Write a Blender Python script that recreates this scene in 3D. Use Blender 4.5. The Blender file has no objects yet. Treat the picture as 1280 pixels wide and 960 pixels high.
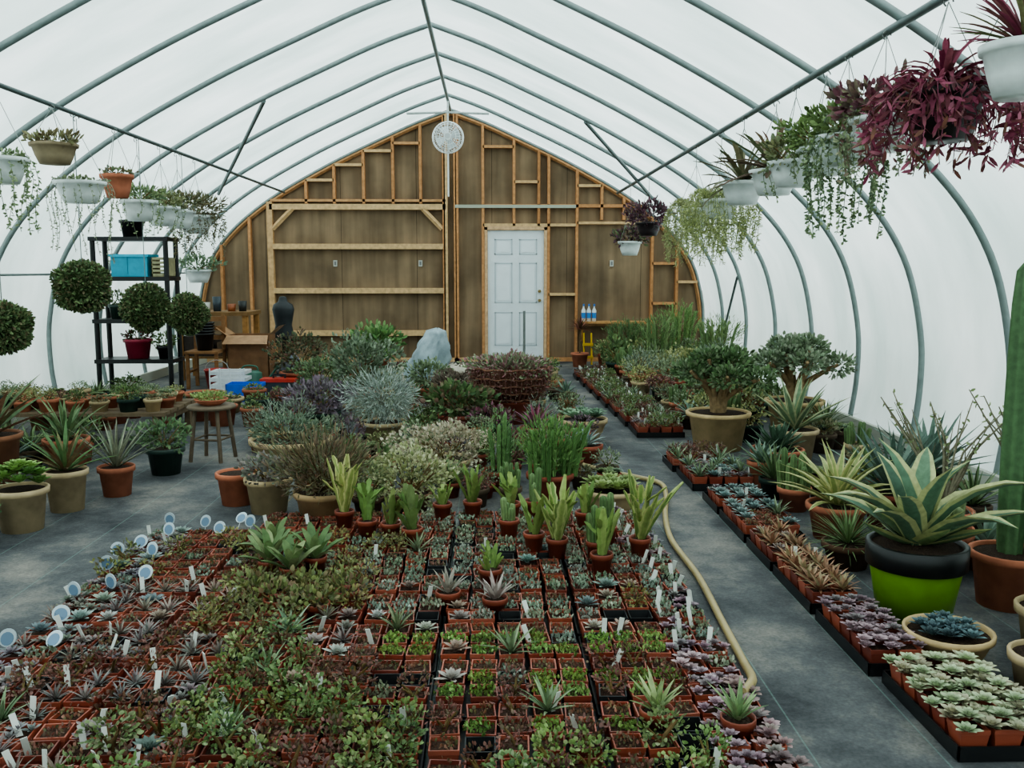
import bpy, math, random
import numpy as np
R=random.Random(11); N=np.random.RandomState(5)
def H(s):
    s=s.lstrip('#'); c=[int(s[i:i+2],16)/255 for i in (0,2,4)]
    return np.array([x/12.92 if x<=.04045 else ((x+.055)/1.055)**2.4 for x in c])
def rc(pal,n=None):
    """random blend colours from a palette of hex strings"""
    cs=np.array([H(p) for p in pal])
    if n is None:
        a,b=N.randint(len(cs)),N.randint(len(cs)); t=N.rand(); return cs[a]*(1-t)+cs[b]*t
    a=N.randint(len(cs),size=n); b=N.randint(len(cs),size=n); t=N.rand(n,1)
    return (cs[a]*(1-t)+cs[b]*t)*(.8+.4*N.rand(n,1))
# ---------------------------------------------------------------- materials
MATS=[]
def mat(name,rough=.6,spec=.3,nscale=20,namt=.25,bump=0,metal=0,attr=True,stretch=(1,1,1),trans=0,build=None):
    m=bpy.data.materials.new(name); m.use_nodes=True; nt=m.node_tree; nd=nt.nodes; ln=nt.links
    b=nd['Principled BSDF']; b.inputs['Roughness'].default_value=rough
    b.inputs['Specular IOR Level'].default_value=spec; b.inputs['Metallic'].default_value=metal
    a=nd.new('ShaderNodeAttribute'); a.attribute_name='Col'
    tc=nd.new('ShaderNodeTexCoord'); mp=nd.new('ShaderNodeMapping'); mp.inputs['Scale'].default_value=stretch
    ln.new(tc.outputs['Object'],mp.inputs[0])
    n=nd.new('ShaderNodeTexNoise'); n.inputs['Scale'].default_value=nscale; n.inputs['Detail'].default_value=5
    ln.new(mp.outputs[0],n.inputs['Vector'])
    mr=nd.new('ShaderNodeMapRange'); mr.inputs[1].default_value=.3; mr.inputs[2].default_value=.7
    mr.inputs[3].default_value=1-namt; mr.inputs[4].default_value=1+namt
    ln.new(n.outputs[0],mr.inputs[0])
    mx=nd.new('ShaderNodeVectorMath'); mx.operation='SCALE'
    ln.new(a.outputs['Color'],mx.inputs[0]); ln.new(mr.outputs[0],mx.inputs['Scale'])
    ln.new(mx.outputs[0],b.inputs['Base Color'])
    if bump:
        bp=nd.new('ShaderNodeBump'); bp.inputs['Strength'].default_value=bump; bp.inputs['Distance'].default_value=.01
        ln.new(n.outputs[0],bp.inputs['Height']); ln.new(bp.outputs[0],b.inputs['Normal'])
    if trans:
        out=nd['Material Output']; t=nd.new('ShaderNodeBsdfTranslucent'); ms=nd.new('ShaderNodeMixShader')
        ms.inputs[0].default_value=trans
        ln.new(mx.outputs[0],t.inputs[0]); ln.new(b.outputs[0],ms.inputs[1]); ln.new(t.outputs[0],ms.inputs[2]); ln.new(ms.outputs[0],out.inputs[0])
    MATS.append(m); return len(MATS)-1
LEAF=mat('leaf',.55,.3,35,.2,trans=.12)
CLAY=mat('terracotta_clay',.8,.2,9,.22,bump=.15)
PLAS=mat('pot_plastic',.4,.45,15,.1)
SOIL=mat('potting_soil',.95,.1,120,.5,bump=.8)
WOOD=mat('pine_lumber',.7,.2,6,.2,stretch=(3,3,3))
STEEL=mat('galvanised_steel',.45,.4,12,.12,metal=.3)
PAINT=mat('painted_metal',.45,.4,5,.04)
CLOTH=mat('sack_cloth',.5,.3,8,.25,bump=.6)
STONE=mat('bark',.9,.1,30,.3,bump=.5)
def ply():
    m=MATS[mat('stained_plywood',.75,.2,1.2,.25,stretch=(6,1,.5))]; nt=m.node_tree; nd=nt.nodes; ln=nt.links
    sc=[x for x in nd if x.type=='VECT_MATH'][0]
    tc=[x for x in nd if x.type=='TEX_COORD'][0]
    n=nd.new('ShaderNodeTexNoise'); n.inputs['Scale'].default_value=1.1; n.inputs['Detail'].default_value=6
    ln.new(tc.outputs['Object'],n.inputs['Vector'])
    mr=nd.new('ShaderNodeMapRange'); mr.inputs[1].default_value=.35; mr.inputs[2].default_value=.65; mr.inputs[3].default_value=.72; mr.inputs[4].default_value=1.35
    ln.new(n.outputs[0],mr.inputs[0])
    s2=nd.new('ShaderNodeVectorMath'); s2.operation='SCALE'
    ln.new(sc.outputs[0],s2.inputs[0]); ln.new(mr.outputs[0],s2.inputs['Scale'])
    sx=nd.new('ShaderNodeSeparateXYZ'); ln.new(tc.outputs['Object'],sx.inputs[0])
    ad=nd.new('ShaderNodeMath'); ad.operation='ADD'; ad.inputs[1].default_value=20.1; ln.new(sx.outputs[0],ad.inputs[0])
    md=nd.new('ShaderNodeMath'); md.operation='MODULO'; md.inputs[1].default_value=1.22; ln.new(ad.outputs[0],md.inputs[0])
    lt=nd.new('ShaderNodeMath'); lt.operation='GREATER_THAN'; lt.inputs[1].default_value=.008; ln.new(md.outputs[0],lt.inputs[0])
    m2=nd.new('ShaderNodeMapRange'); m2.inputs[3].default_value=.3; m2.inputs[4].default_value=1; ln.new(lt.outputs[0],m2.inputs[0])
    s3=nd.new('ShaderNodeVectorMath'); s3.operation='SCALE'
    ln.new(s2.outputs[0],s3.inputs[0]); ln.new(m2.outputs[0],s3.inputs['Scale'])
    ln.new(s3.outputs[0],nd['Principled BSDF'].inputs['Base Color'])
    return len(MATS)-1
PLY=ply()
def film():
    m=bpy.data.materials.new('polyethylene_film'); m.use_nodes=True; nt=m.node_tree; nd=nt.nodes; ln=nt.links
    nd.remove(nd['Principled BSDF']); out=nd['Material Output']
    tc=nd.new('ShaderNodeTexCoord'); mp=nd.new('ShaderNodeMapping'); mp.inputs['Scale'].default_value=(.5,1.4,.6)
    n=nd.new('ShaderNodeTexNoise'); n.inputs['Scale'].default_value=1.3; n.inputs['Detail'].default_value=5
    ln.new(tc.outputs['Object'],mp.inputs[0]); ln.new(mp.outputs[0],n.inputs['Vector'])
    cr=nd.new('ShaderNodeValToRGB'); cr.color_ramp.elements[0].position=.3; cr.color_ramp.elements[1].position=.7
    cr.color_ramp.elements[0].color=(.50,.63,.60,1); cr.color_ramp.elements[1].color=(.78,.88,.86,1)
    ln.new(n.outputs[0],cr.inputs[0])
    t=nd.new('ShaderNodeBsdfTranslucent'); d=nd.new('ShaderNodeBsdfDiffuse'); d.inputs[0].default_value=(.64,.73,.71,1)
    bp=nd.new('ShaderNodeBump'); bp.inputs['Strength'].default_value=.6; bp.inputs['Distance'].default_value=.1
    ln.new(n.outputs[0],bp.inputs['Height']); ln.new(bp.outputs[0],t.inputs['Normal']); ln.new(bp.outputs[0],d.inputs['Normal'])
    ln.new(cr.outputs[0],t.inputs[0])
    ms=nd.new('ShaderNodeMixShader'); ms.inputs[0].default_value=.3
    ln.new(t.outputs[0],ms.inputs[1]); ln.new(d.outputs[0],ms.inputs[2]); ln.new(ms.outputs[0],out.inputs[0])
    MATS.append(m); return len(MATS)-1
FILM=film()
def fabric():
    m=bpy.data.materials.new('woven_ground_cover'); m.use_nodes=True; nt=m.node_tree; nd=nt.nodes; ln=nt.links
    b=nd['Principled BSDF']; b.inputs['Roughness'].default_value=.7; b.inputs['Specular IOR Level'].default_value=.3
    tc=nd.new('ShaderNodeTexCoord')
    n=nd.new('ShaderNodeTexNoise'); n.inputs['Scale'].default_value=1.5; n.inputs['Detail'].default_value=10; n.inputs['Roughness'].default_value=.72
    ln.new(tc.outputs['Object'],n.inputs['Vector'])
    cr=nd.new('ShaderNodeValToRGB'); e=cr.color_ramp.elements
    e[0].position=.36; e[1].position=.68
    e[0].color=(*H('303236'),1); e[1].color=(*H('857f78'),1)
    x=e.new(.5); x.color=(*H('535456'),1)
    ln.new(n.outputs[0],cr.inputs[0])
    sx=nd.new('ShaderNodeSeparateXYZ'); ln.new(tc.outputs['Object'],sx.inputs[0])
    md=nd.new('ShaderNodeMath'); md.operation='PINGPONG'; md.inputs[1].default_value=.2; ln.new(sx.outputs[0],md.inputs[0])
    lt=nd.new('ShaderNodeMath'); lt.operation='LESS_THAN'; lt.inputs[1].default_value=.003; ln.new(md.outputs[0],lt.inputs[0])
    sc=nd.new('ShaderNodeMath'); sc.operation='MULTIPLY'; sc.inputs[1].default_value=.3; ln.new(lt.outputs[0],sc.inputs[0])
    mx=nd.new('ShaderNodeMixRGB'); mx.inputs[2].default_value=(*H('7d9c93'),1)
    ln.new(sc.outputs[0],mx.inputs[0]); ln.new(cr.outputs[0],mx.inputs[1])
    n2=nd.new('ShaderNodeTexNoise'); n2.inputs['Scale'].default_value=90; n2.inputs['Detail'].default_value=3
    ln.new(tc.outputs['Object'],n2.inputs['Vector'])
    m2=nd.new('ShaderNodeMixRGB'); m2.blend_type='OVERLAY'; m2.inputs[0].default_value=.5
    ln.new(mx.outputs[0],m2.inputs[1]); ln.new(n2.outputs[0],m2.inputs[2]); ln.new(m2.outputs[0],b.inputs['Base Color'])
    bp=nd.new('ShaderNodeBump'); bp.inputs['Strength'].default_value=.5; bp.inputs['Distance'].default_value=.04
    ln.new(n.outputs[0],bp.inputs['Height']); ln.new(bp.outputs[0],b.inputs['Normal'])
    MATS.append(m); return len(MATS)-1
FAB=fabric()
# ---------------------------------------------------------------- mesh builder
class G:
    def __init__(s): s.V=[];s.L=[];s.S=[];s.M=[];s.C=[];s.F=[];s.n=0
    def raw(s,V,F,col,m,smooth=True):
        V=np.asarray(V,float).reshape(-1,3)
        F=[F] if not isinstance(F,list) else F
        if len(F)==0: return
        if not isinstance(F[0],np.ndarray): 
            by={}
            for f in F: by.setdefault(len(f),[]).append(f)
            F=[np.array(v) for v in by.values()]
        col=np.asarray(col,float)
        if col.ndim==1: col=np.tile(col,(len(V),1))
        if m in (LEAF,CLAY):      # slightly dusty, muted plants and clay
            lum=col@np.array([.3,.59,.11]); col=lum[:,None]+(.80 if m==LEAF else .9)*(col-lum[:,None])
        s.V.append(V); s.C.append(col)
        for f in F:
            s.L.append(f.ravel()+s.n); s.S.append(np.full(len(f),f.shape[1])); s.M.append(np.full(len(f),m)); s.F.append(np.full(len(f),smooth))
        s.n+=len(V)
    def pack(s):
        if len(s.V)!=1 or len(s.L)!=1:
            s.V=[np.concatenate(s.V)];s.C=[np.concatenate(s.C)];s.L=[np.concatenate(s.L)];s.S=[np.concatenate(s.S)];s.M=[np.concatenate(s.M)];s.F=[np.concatenate(s.F)]
        return s
    def add(s,o,loc=(0,0,0),rz=0,sc=1,tilt=(0,0),tint=(1,1,1)):
        o.pack(); V=o.V[0]*np.array(sc)
        if tilt[0] or tilt[1]:
            a,b=tilt; ca,sa=math.cos(a),math.sin(a)
            V=V@np.array([[1,0,0],[0,ca,sa],[0,-sa,ca]])
            cb,sb=math.cos(b),math.sin(b); V=V@np.array([[cb,0,-sb],[0,1,0],[sb,0,cb]])
        c,n=math.cos(rz),math.sin(rz); V=V@np.array([[c,n,0],[-n,c,0],[0,0,1]])
        s.V.append(V+np.array(loc)); s.C.append(o.C[0]*np.array(tint)); s.L.append(o.L[0]+s.n); s.S.append(o.S[0]); s.M.append(o.M[0]); s.F.append(o.F[0]); s.n+=len(V)
def make(name,g,loc=None,parent=None):
    g.pack(); V=g.V[0].copy()
    if loc is None:
        lo,hi=V.min(0),V.max(0); loc=((lo[0]+hi[0])/2,(lo[1]+hi[1])/2,lo[2]); V=V-np.array(loc)
    me=bpy.data.meshes.new(name); L=g.L[0];S=g.S[0]
    me.vertices.add(len(V)); me.vertices.foreach_set('co',V.ravel())
    me.loops.add(len(L)); me.loops.foreach_set('vertex_index',L.astype(np.int32))
    me.polygons.add(len(S)); me.polygons.foreach_set('loop_start',np.concatenate([[0],np.cumsum(S)[:-1]]).astype(np.int32))
    used=sorted(set(g.M[0].tolist())); mp=np.zeros(max(used)+1,int)
    for i,u in enumerate(used): mp[u]=i; me.materials.append(MATS[u])
    me.polygons.foreach_set('material_index',mp[g.M[0]].astype(np.int32))
    me.polygons.foreach_set('use_smooth',g.F[0].astype(bool))
    me.update(calc_edges=True)
    a=me.color_attributes.new('Col','FLOAT_COLOR','POINT')
    a.data.foreach_set('color',np.hstack([g.C[0],np.ones((len(V),1))]).ravel().astype(np.float32))
    me.validate()
    o=bpy.data.objects.new(name,me); bpy.context.collection.objects.link(o); o.location=loc
    return o
def grid(m,k,wrap):
    i=np.arange(m-1)[:,None]; j=np.arange(k if wrap else k-1)[None,:]; j2=(j+1)%k
    return np.stack([i*k+j,i*k+j2,(i+1)*k+j2,(i+1)*k+j],-1).reshape(-1,4)
def lathe(g,prof,seg,col,m,at=(0,0,0),ph=0,smooth=True,ell=1):
    p=np.array(prof,float); th=np.arange(seg)/seg*2*math.pi+ph
    V=np.stack([p[:,0:1]*np.cos(th),p[:,0:1]*np.sin(th)*ell,np.repeat(p[:,1:2],seg,1)],-1).reshape(-1,3)+np.array(at)
    g.raw(V,grid(len(p),seg,True),col,m,smooth)
def box(g,x0,x1,y0,y1,z0,z1,col,m=WOOD):
    V=[(x,y,z) for z in (z0,z1) for y in (y0,y1) for x in (x0,x1)]
    g.raw(V,np.array([(0,2,3,1),(4,5,7,6),(0,1,5,4),(2,6,7,3),(0,4,6,2),(1,3,7,5)]),col,m,False)
def tube(g,pts,rad,seg,col,m,ref=None,ribs=0,rd=0,caps=True):
    P=np.array(pts,float); k=len(P); r=np.full(k,rad) if np.isscalar(rad) else np.array(rad,float)
    T=np.gradient(P,axis=0); T/=np.linalg.norm(T,axis=1)[:,None]+1e-9
    if ref is None:
        ref=(0,0,1) if abs(T[:,2]).mean()<.75 else (1,0,.01)
    A=np.cross(T,ref); A/=np.linalg.norm(A,axis=1)[:,None]+1e-9; B=np.cross(A,T)
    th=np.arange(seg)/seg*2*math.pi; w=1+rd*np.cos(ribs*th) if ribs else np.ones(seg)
    V=P[:,None]+r[:,None,None]*((np.cos(th)*w)[None,:,None]*A[:,None]+(np.sin(th)*w)[None,:,None]*B[:,None])
    col=np.asarray(col,float)
    C=np.tile(col,(k*seg,1))
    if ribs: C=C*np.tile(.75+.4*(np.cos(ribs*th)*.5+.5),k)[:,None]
    fs=[grid(k,seg,True)]
    g.raw(V,fs,C,m,seg>4)
    if caps:
        g.raw(V[0],np.arange(seg)[None,::-1],col,m,False); g.raw(V[-1],np.arange(seg)[None,:],col,m,False)
def norm(a): return a/(np.linalg.norm(a,axis=-1,keepdims=True)+1e-9)
def cloud(g,P,D,L,W,C,up=None,fold=.2,m=LEAF):
    n=len(P); D=norm(D); up=N.randn(n,3) if up is None else np.tile(np.array(up,float),(n,1))
    S=norm(np.cross(D,up)); Nn=np.cross(S,D)
    L=np.broadcast_to(np.asarray(L,float).reshape(-1,1),(n,1)); W=np.broadcast_to(np.asarray(W,float).reshape(-1,1),(n,1))
    f=Nn*W*fold
    V=np.stack([P,P+D*L*.35+S*W*.5+f,P+D*L*.75+S*W*.4+f,P+D*L+Nn*L*.08,P+D*L*.75-S*W*.4+f,P+D*L*.35-S*W*.5+f],1)
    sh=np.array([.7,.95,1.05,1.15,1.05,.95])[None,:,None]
    b=np.arange(n)[:,None]*6
    F=np.concatenate([b+np.array([0,5,4,3]),b+np.array([0,3,2,1])])
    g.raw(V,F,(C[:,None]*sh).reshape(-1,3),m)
PRA=[.75,.92,1,.85,.5,.02]; PRB=[.9,1,.85,.65,.35,.02]; PRE=[.5,.85,1,1,.85,.25]
def blades(g,P,az,el,L,W,cv,cb,ct,prof=PRA,margin=None,fold=.25,m=LEAF):
    """n curved leaf blades; margin = colour of leaf edge stripes"""
    n=len(az); P=np.broadcast_to(np.array(P,float),(n,3)); s=len(prof)-1
    L=np.broadcast_to(L,n); W=np.broadcast_to(W,n); cv=np.broadcast_to(cv,n)
    cols=np.array([-1,-.62,-.55,0,.55,.62,1]) if margin is not None else np.array([-1,0,1.])
    k=len(cols); pos=P.copy(); V=np.zeros((n,s+1,k,3)); side=np.stack([-np.sin(az),np.cos(az),0*az],1)
    hd=np.stack([np.cos(az),np.sin(az),0*az],1); z=np.array([0,0,1.])
    for i in range(s+1):
        a=el+cv*(i/s)**1.3; d=hd*np.cos(a)[:,None]+z*np.sin(a)[:,None]; nr=-hd*np.sin(a)[:,None]+z*np.cos(a)[:,None]
        w=(W*prof[i]*.5)[:,None,None]
        V[:,i]=pos[:,None]+side[:,None]*cols[None,:,None]*w+nr[:,None]*np.abs(cols)[None,:,None]*w*fold*2
        pos=pos+d*(L/s)[:,None]
    t=(np.arange(s+1)/s)[None,:,None,None]
    cb=np.asarray(cb,float); ct=np.asarray(ct,float)
    if cb.ndim==1: cb=np.tile(cb,(n,1))
    if ct.ndim==1: ct=np.tile(ct,(n,1))
    C=cb[:,None,None]*(1-t)+ct[:,None,None]*t; C=np.broadcast_to(C,(n,s+1,k,3)).copy()
    if margin is not None: C[:,:,[0,1,5,6]]=margin
    f=grid(s+1,k,False); F=(np.arange(n)[:,None,None]*((s+1)*k)+f[None]).reshape(-1,4)
    g.raw(V,F,C.reshape(-1,3),m)
# ---------------------------------------------------------------- pots
TC='ad664a'; BG='b89f78'; DG='2c3f38'; BK='1d1e20'; RB='944c38'
def pot(g,r,h,col,at=(0,0,0),m=CLAY,seg=22,soil='3b2f28',taper=.72,rim=None,ell=1):
    c=H(col)*(.85+.3*R.random()); rb=r*taper; rh=min(.035,h*.25); e=.9*r
    lathe(g,[(.001,0),(rb,0),(rb+(e-rb)*.95,h-rh),(r,h-rh),(r*1.01,h-.004),(r*.97,h),(r*.9,h-.002),(r*.88,h-.02)],seg,H(rim) if rim else c,m,at,ell=ell) if not rim else None
    if rim:
        lathe(g,[(.001,0),(rb,0),(e,h*.68)],seg,c,m,at); lathe(g,[(e,h*.68),(r*.99,h*.7),(r,h-.004),(r*.96,h),(r*.9,h-.002),(r*.88,h-.02)],seg,H(rim),m,at)
    lathe(g,[(r*.885,h-.018),(r*.5,h-.008),(.001,h-.006)],seg,H(soil),SOIL,at,ell=ell)
def bowl(g,r,h,col,at=(0,0,0),m=CLAY):
    c=H(col); lathe(g,[(.001,0),(r*.55,0),(r*.8,h*.4),(r*.93,h*.8),(r,h*.82),(r,h),(r*.93,h),(r*.9,h-.02)],26,c,m,at)
    lathe(g,[(r*.9,h-.02),(.001,h-.008)],26,H('3b2f28'),SOIL,at)
# ---------------------------------------------------------------- plants
def bush(g,z,Rr,Hh,n,L,W,pal,at=(0,0),stems=7,shell=.55,upb=.5,scol='6b5a3c'):
    a=N.rand(n)*2*math.pi; u=N.rand(n)*2-1; rr=shell+(1-shell)*N.rand(n)**.6; q=np.sqrt(1-u*u)
    p1,p2=R.random()*6,R.random()*6
    lump=1+.2*np.sin(3*a+p1)+.16*np.sin(5*u+2*a)+.1*np.sin(7*a+p2+4*u)
    D=np.stack([np.cos(a)*q,np.sin(a)*q,u],1)
    P=D*rr[:,None]*lump[:,None]*np.array([Rr,Rr,Hh/2])+np.array([at[0],at[1],z+Hh*.52])
    P[:,2]=np.maximum(P[:,2],z-.01)
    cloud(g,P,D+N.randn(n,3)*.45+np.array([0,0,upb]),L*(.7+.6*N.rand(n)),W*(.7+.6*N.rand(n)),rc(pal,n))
    for i in range(stems):
        b=R.random()*6.28; e=np.array([math.cos(b)*Rr*.7,math.sin(b)*Rr*.7,Hh*(.5+.4*R.random())])
        o=np.array([at[0],at[1],z-.01])
        tube(g,[o,o+e*np.array([.35,.35,.5]),o+e],[.006,.005,.003],5,H(scol),STONE,caps=False)
def spiky(g,z,n,L,W,pal,tip=None,e0=.25,e1=1.45,cv=-.3,margin=None,prof=PRA,at=(0,0),fold=.25,jit=.1):
    i=np.arange(n); az=i*2.39996+N.randn(n)*jit; t=(i+.5)/n; el=e1-(e1-e0)*t**.8+N.randn(n)*jit*.6
    LL=L*(.65+.35*np.sin(t*2.2+.5))*(.85+.3*N.rand(n)); c=rc(pal,n)
    P=np.stack([at[0]+np.cos(az)*W*.4*t,at[1]+np.sin(az)*W*.4*t,np.full(n,z-.005)],1)
    blades(g,P,az,el,LL,W*(.8+.3*N.rand(n)),cv*(.6+.8*N.rand(n)),c*.9,c if tip is None else H(tip),prof,None if margin is None else H(margin),fold)
def rosette(g,z,n,L,W,pal,tip=None,at=(0,0),e0=.15):
    i=np.arange(n); az=i*2.39996; t=(i+.5)/n; el=1.45-(1.45-e0)*t**.7
    D=np.stack([np.cos(az)*np.cos(el),np.sin(az)*np.cos(el),np.sin(el)],1)
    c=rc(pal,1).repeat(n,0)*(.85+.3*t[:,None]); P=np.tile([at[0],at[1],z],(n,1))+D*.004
    cloud(g,P,D,L*(.45+.55*t),W*(.5+.5*t),c,up=(0,0,1),fold=.28)
def columns(g,z,n,Rr,h,r,pal,ribs=5,rd=.25,at=(0,0),lean=.15,joints=False):
    for i in range(n):
        a=R.random()*6.28; q=Rr*math.sqrt(R.random()) if n>1 else 0; hh=h*(.55+.45*R.random()) if n>1 else h
        x,y=at[0]+q*math.cos(a),at[1]+q*math.sin(a); k=8
        lx,ly=math.cos(a)*lean*hh*R.random(),math.sin(a)*lean*hh*R.random()
        t=np.linspace(0,1,k); pr=np.array([.85,.95,1,1,.97,.92,.75,.12])*r
        if joints: pr=pr*np.array([1,.8,1.1,.8,1.1,.8,1,1])
        zz=z-.01+hh*np.array([0,.15,.32,.5,.68,.85,.96,1.]); 
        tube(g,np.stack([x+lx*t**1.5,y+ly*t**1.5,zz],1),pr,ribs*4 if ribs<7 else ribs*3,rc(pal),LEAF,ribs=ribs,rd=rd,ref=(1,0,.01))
def paddle_clump(g,z,n,L,W,pal,margin=None,at=(0,0)):
    az=N.rand(n)*6.28; el=1.5-.55*N.rand(n); c=rc(pal,n)
    P=np.stack([at[0]+np.cos(az)*.02,at[1]+np.sin(az)*.02,np.full(n,z-.01)],1)
    blades(g,P,az,el,L*(.55+.45*N.rand(n)),W,(N.rand(n)-.6)*.4,c*.85,c,[.5,.95,.7,1.05,.7,1.0,.75,.4],None if margin is None else H(margin),.35)
    m=n; az2=N.rand(m)*6.28; P2=np.stack([at[0]+np.cos(az2)*L*.1,at[1]+np.sin(az2)*L*.1,z+L*(.25+.35*N.rand(m))],1)
    blades(g,P2,az2,.5+.8*N.rand(m),L*.35,W*.75,.3,rc(pal,m),rc(pal,m),[.5,.95,.7,1.0,.4],None if margin is None else H(margin),.35)
def strands(g,c,r,n,ln,L,W,pal,dens=60,out=.06,rise=.03):
    for i in range(n):
        a=6.283*(i+R.random()*.7)/n; l=ln*(.4+.6*R.random()); h=np.array([math.cos(a),math.sin(a),0])
        k=9; t=np.linspace(0,1,k)
        P=np.array(c)+h*(r*.7+(r*.35+out*R.random())*np.minimum(1,t*3))[:,None]+np.stack([.02*np.sin(t*5+a),.02*np.cos(t*4+a),rise*np.sin(np.minimum(1,t*3)*math.pi)-l*np.maximum(0,t-.12)],1)
        tube(g,P,.0025,3,rc(pal)*.7,LEAF,caps=False)
        m=max(6,int(dens*l)); u=N.rand(m)*(k-1.01); j=u.astype(int); f=(u-j)[:,None]
        Q=P[j]*(1-f)+P[j+1]*f
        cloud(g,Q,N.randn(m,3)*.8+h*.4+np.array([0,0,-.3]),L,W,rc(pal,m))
def potted(name,X,Y,r,h,pc,fn,z0=0,kind='pot',m=CLAY,rim=None,seg=22,soil='3b2f28'):
    g=G()
    if kind=='pot': pot(g,r,h,pc,m=m,rim=rim,seg=seg,soil=soil)
    else: bowl(g,r,h,pc,m=m)
    fn(g,h-.012); return make(name,g_off(g,X,Y,z0))
def g_off(g,X,Y,Z):
    g.pack(); g.V[0]=g.V[0]+np.array([X,Y,Z]); return g
# ================================================================= GREENHOUSE SHELL
PR=np.array([(0,4.03),(.5,3.85),(1.0,3.63),(1.95,3.18),(2.9,2.64),(3.55,2.12),(3.93,1.6),(4.1,1.0),(4.12,.5),(4.06,0)])
def smooth_curve(P,k=6):
    Q=np.vstack([2*P[0]-P[1],P,2*P[-1]-P[-2]]); out=[]
    for i in range(1,len(Q)-2):
        for t in np.linspace(0,1,k,endpoint=False):
            a,b,c,d=Q[i-1],Q[i],Q[i+1],Q[i+2]
            out.append(.5*((2*b)+(-a+c)*t+(2*a-5*b+4*c-d)*t*t+(-a+3*b-3*c+d)*t**3))
    out.append(P[-1]); return np.array(out)
HP=smooth_curve(PR)
full=np.vstack([HP[::-1]*np.array([-1,1]),HP[1:]])   # left foot -> ridge -> right foot
YB=15.13; YF=-2.9
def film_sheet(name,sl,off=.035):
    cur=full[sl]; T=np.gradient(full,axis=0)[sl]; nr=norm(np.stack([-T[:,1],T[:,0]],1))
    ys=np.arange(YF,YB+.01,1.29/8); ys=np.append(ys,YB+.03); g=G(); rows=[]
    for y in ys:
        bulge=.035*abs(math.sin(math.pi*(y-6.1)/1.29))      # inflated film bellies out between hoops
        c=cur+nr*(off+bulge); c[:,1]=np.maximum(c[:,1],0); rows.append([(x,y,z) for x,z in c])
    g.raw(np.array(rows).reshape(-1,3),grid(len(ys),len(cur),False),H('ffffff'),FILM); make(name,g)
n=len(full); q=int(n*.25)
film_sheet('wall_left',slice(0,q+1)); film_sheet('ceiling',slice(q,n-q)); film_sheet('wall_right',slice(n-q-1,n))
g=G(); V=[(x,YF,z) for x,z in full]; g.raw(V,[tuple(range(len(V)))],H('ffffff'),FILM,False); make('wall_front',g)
g=G(); box(g,-4.3,4.3,YF-.2,YB+.3,-.06,0,H('666666'),FAB); make('floor',g)
g=G(); box(g,-60,60,-40,70,-.2,-.07,H('6c6c5c'),SOIL); make('ground_outside',g)
GS='828e8d'
g=G()
for k in range(-6,8):
    y=6.1+1.29*k
    if y<YF+.1: continue
    tube(g,[(x,y,z) for x,z in full],.026,8,H(GS),STEEL,ref=(0,1,0))
make('greenhouse_hoops',g)
def pipe(name,pts,r=.02,col=GS,seg=8):
    g=G(); tube(g,pts,r,seg,H(col),STEEL); make(name,g)
pipe('ridge_purlin',[(0,YF+.1,3.96),(0,6,3.96),(0,YB-.15,3.96)],.024)
pipe('side_purlin',[(-2.66,YF+.1,2.72),(-2.66,6,2.72),(-2.66,YB-.15,2.72)],.019,'4f5b5b')
pipe('side_purlin',[(2.66,YF+.1,2.72),(2.66,6,2.72),(2.66,YB-.15,2.72)],.023,'5c6868')
pipe('side_purlin',[(-3.98,YF+.1,1.45),(-3.98,6,1.45),(-3.98,YB-.15,1.45)],.012)
pipe('wind_brace',[(-1.75,9.97,3.25),(-2.4,11.3,2.85),(-3.0,12.55,2.5)],.022,'5a6665')
pipe('wind_brace',[(1.75,11.26,3.25),(2.4,12.4,2.85),(3.2,13.84,2.36)],.022,'5a6665')
pipe('wind_brace',[(3.98,12.55,1.4),(4.0,13.2,.7),(4.0,13.84,.02)],.018,'5a6665')
g=G(); tube(g,[(-.6,13.84,3.76),(0,13.84,3.78),(.6,13.84,3.76)],.016,8,H('b4bcba'),STEEL); tube(g,[(0,13.84,3.75),(0,13.84,3.98)],.015,8,H('c8cfcd'),STEEL); make('collar_tie',g)
for s in (-1,1):
    g=G(); box(g,min(s*4.0,s*4.04),max(s*4.0,s*4.04),YF+.1,YB-.1,0,.12,H('b8b9ae'),PAINT); make('baseboard_left' if s<0 else 'baseboard_right',g)
# ---------------------------------------------------------------- end wall
g=G(); F=[(x,YB+.02,z) for x,z in full]; B=[(x,YB+.05,z) for x,z in full]; k=len(full)
g.raw(F+B,[tuple(range(k)),tuple(range(2*k-1,k-1,-1))]+[(i,k+i,k+(i+1)%k,(i+1)%k) for i in range(k)],H('7b6853'),PLY,False)
make('wall_back',g)
LW='b9865c'; LW2='c8a67c'
def arch_z(x): return np.interp(abs(x),HP[:,0][:-8],HP[:,1][:-8])-.05
g=G()
def stud(x,z0=0,z1=None,w=.042,c=LW): box(g,x-w/2,x+w/2,YB-.09,YB+.018,z0,(arch_z(x) if z1 is None else z1),rc([c,LW,'a8764e'])*1.0)
def rail(x0,x1,z,w=.042,c=LW,d=.09): box(g,x0,x1,YB-d,YB+.017,z-w/2,z+w/2,rc([c,LW2]))
for x in (-3.71,-3.25,-.13,.05,.5,1.56,2.02,3.25,3.66): stud(x)
stud(-2.92,c=LW2,w=.09); stud(-.1,0,None,w=.06,c=LW2); stud(.08,0,None,.05)
for x,z0 in ((-2.33,2.55),(-1.88,2.55),(-1.41,2.55),(-.94,2.55),(-.5,2.55),(1.0,2.2),(1.4,2.2),(2.42,2.3),(2.78,2.3)): stud(x,z0)
rail(-2.92,-.1,2.5,.09,LW2); rail(-2.9,-.1,2.6,.04)
for z in (1.87,1.16,.47): rail(-2.88,-.14,z,.085,LW2,.11)
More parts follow.
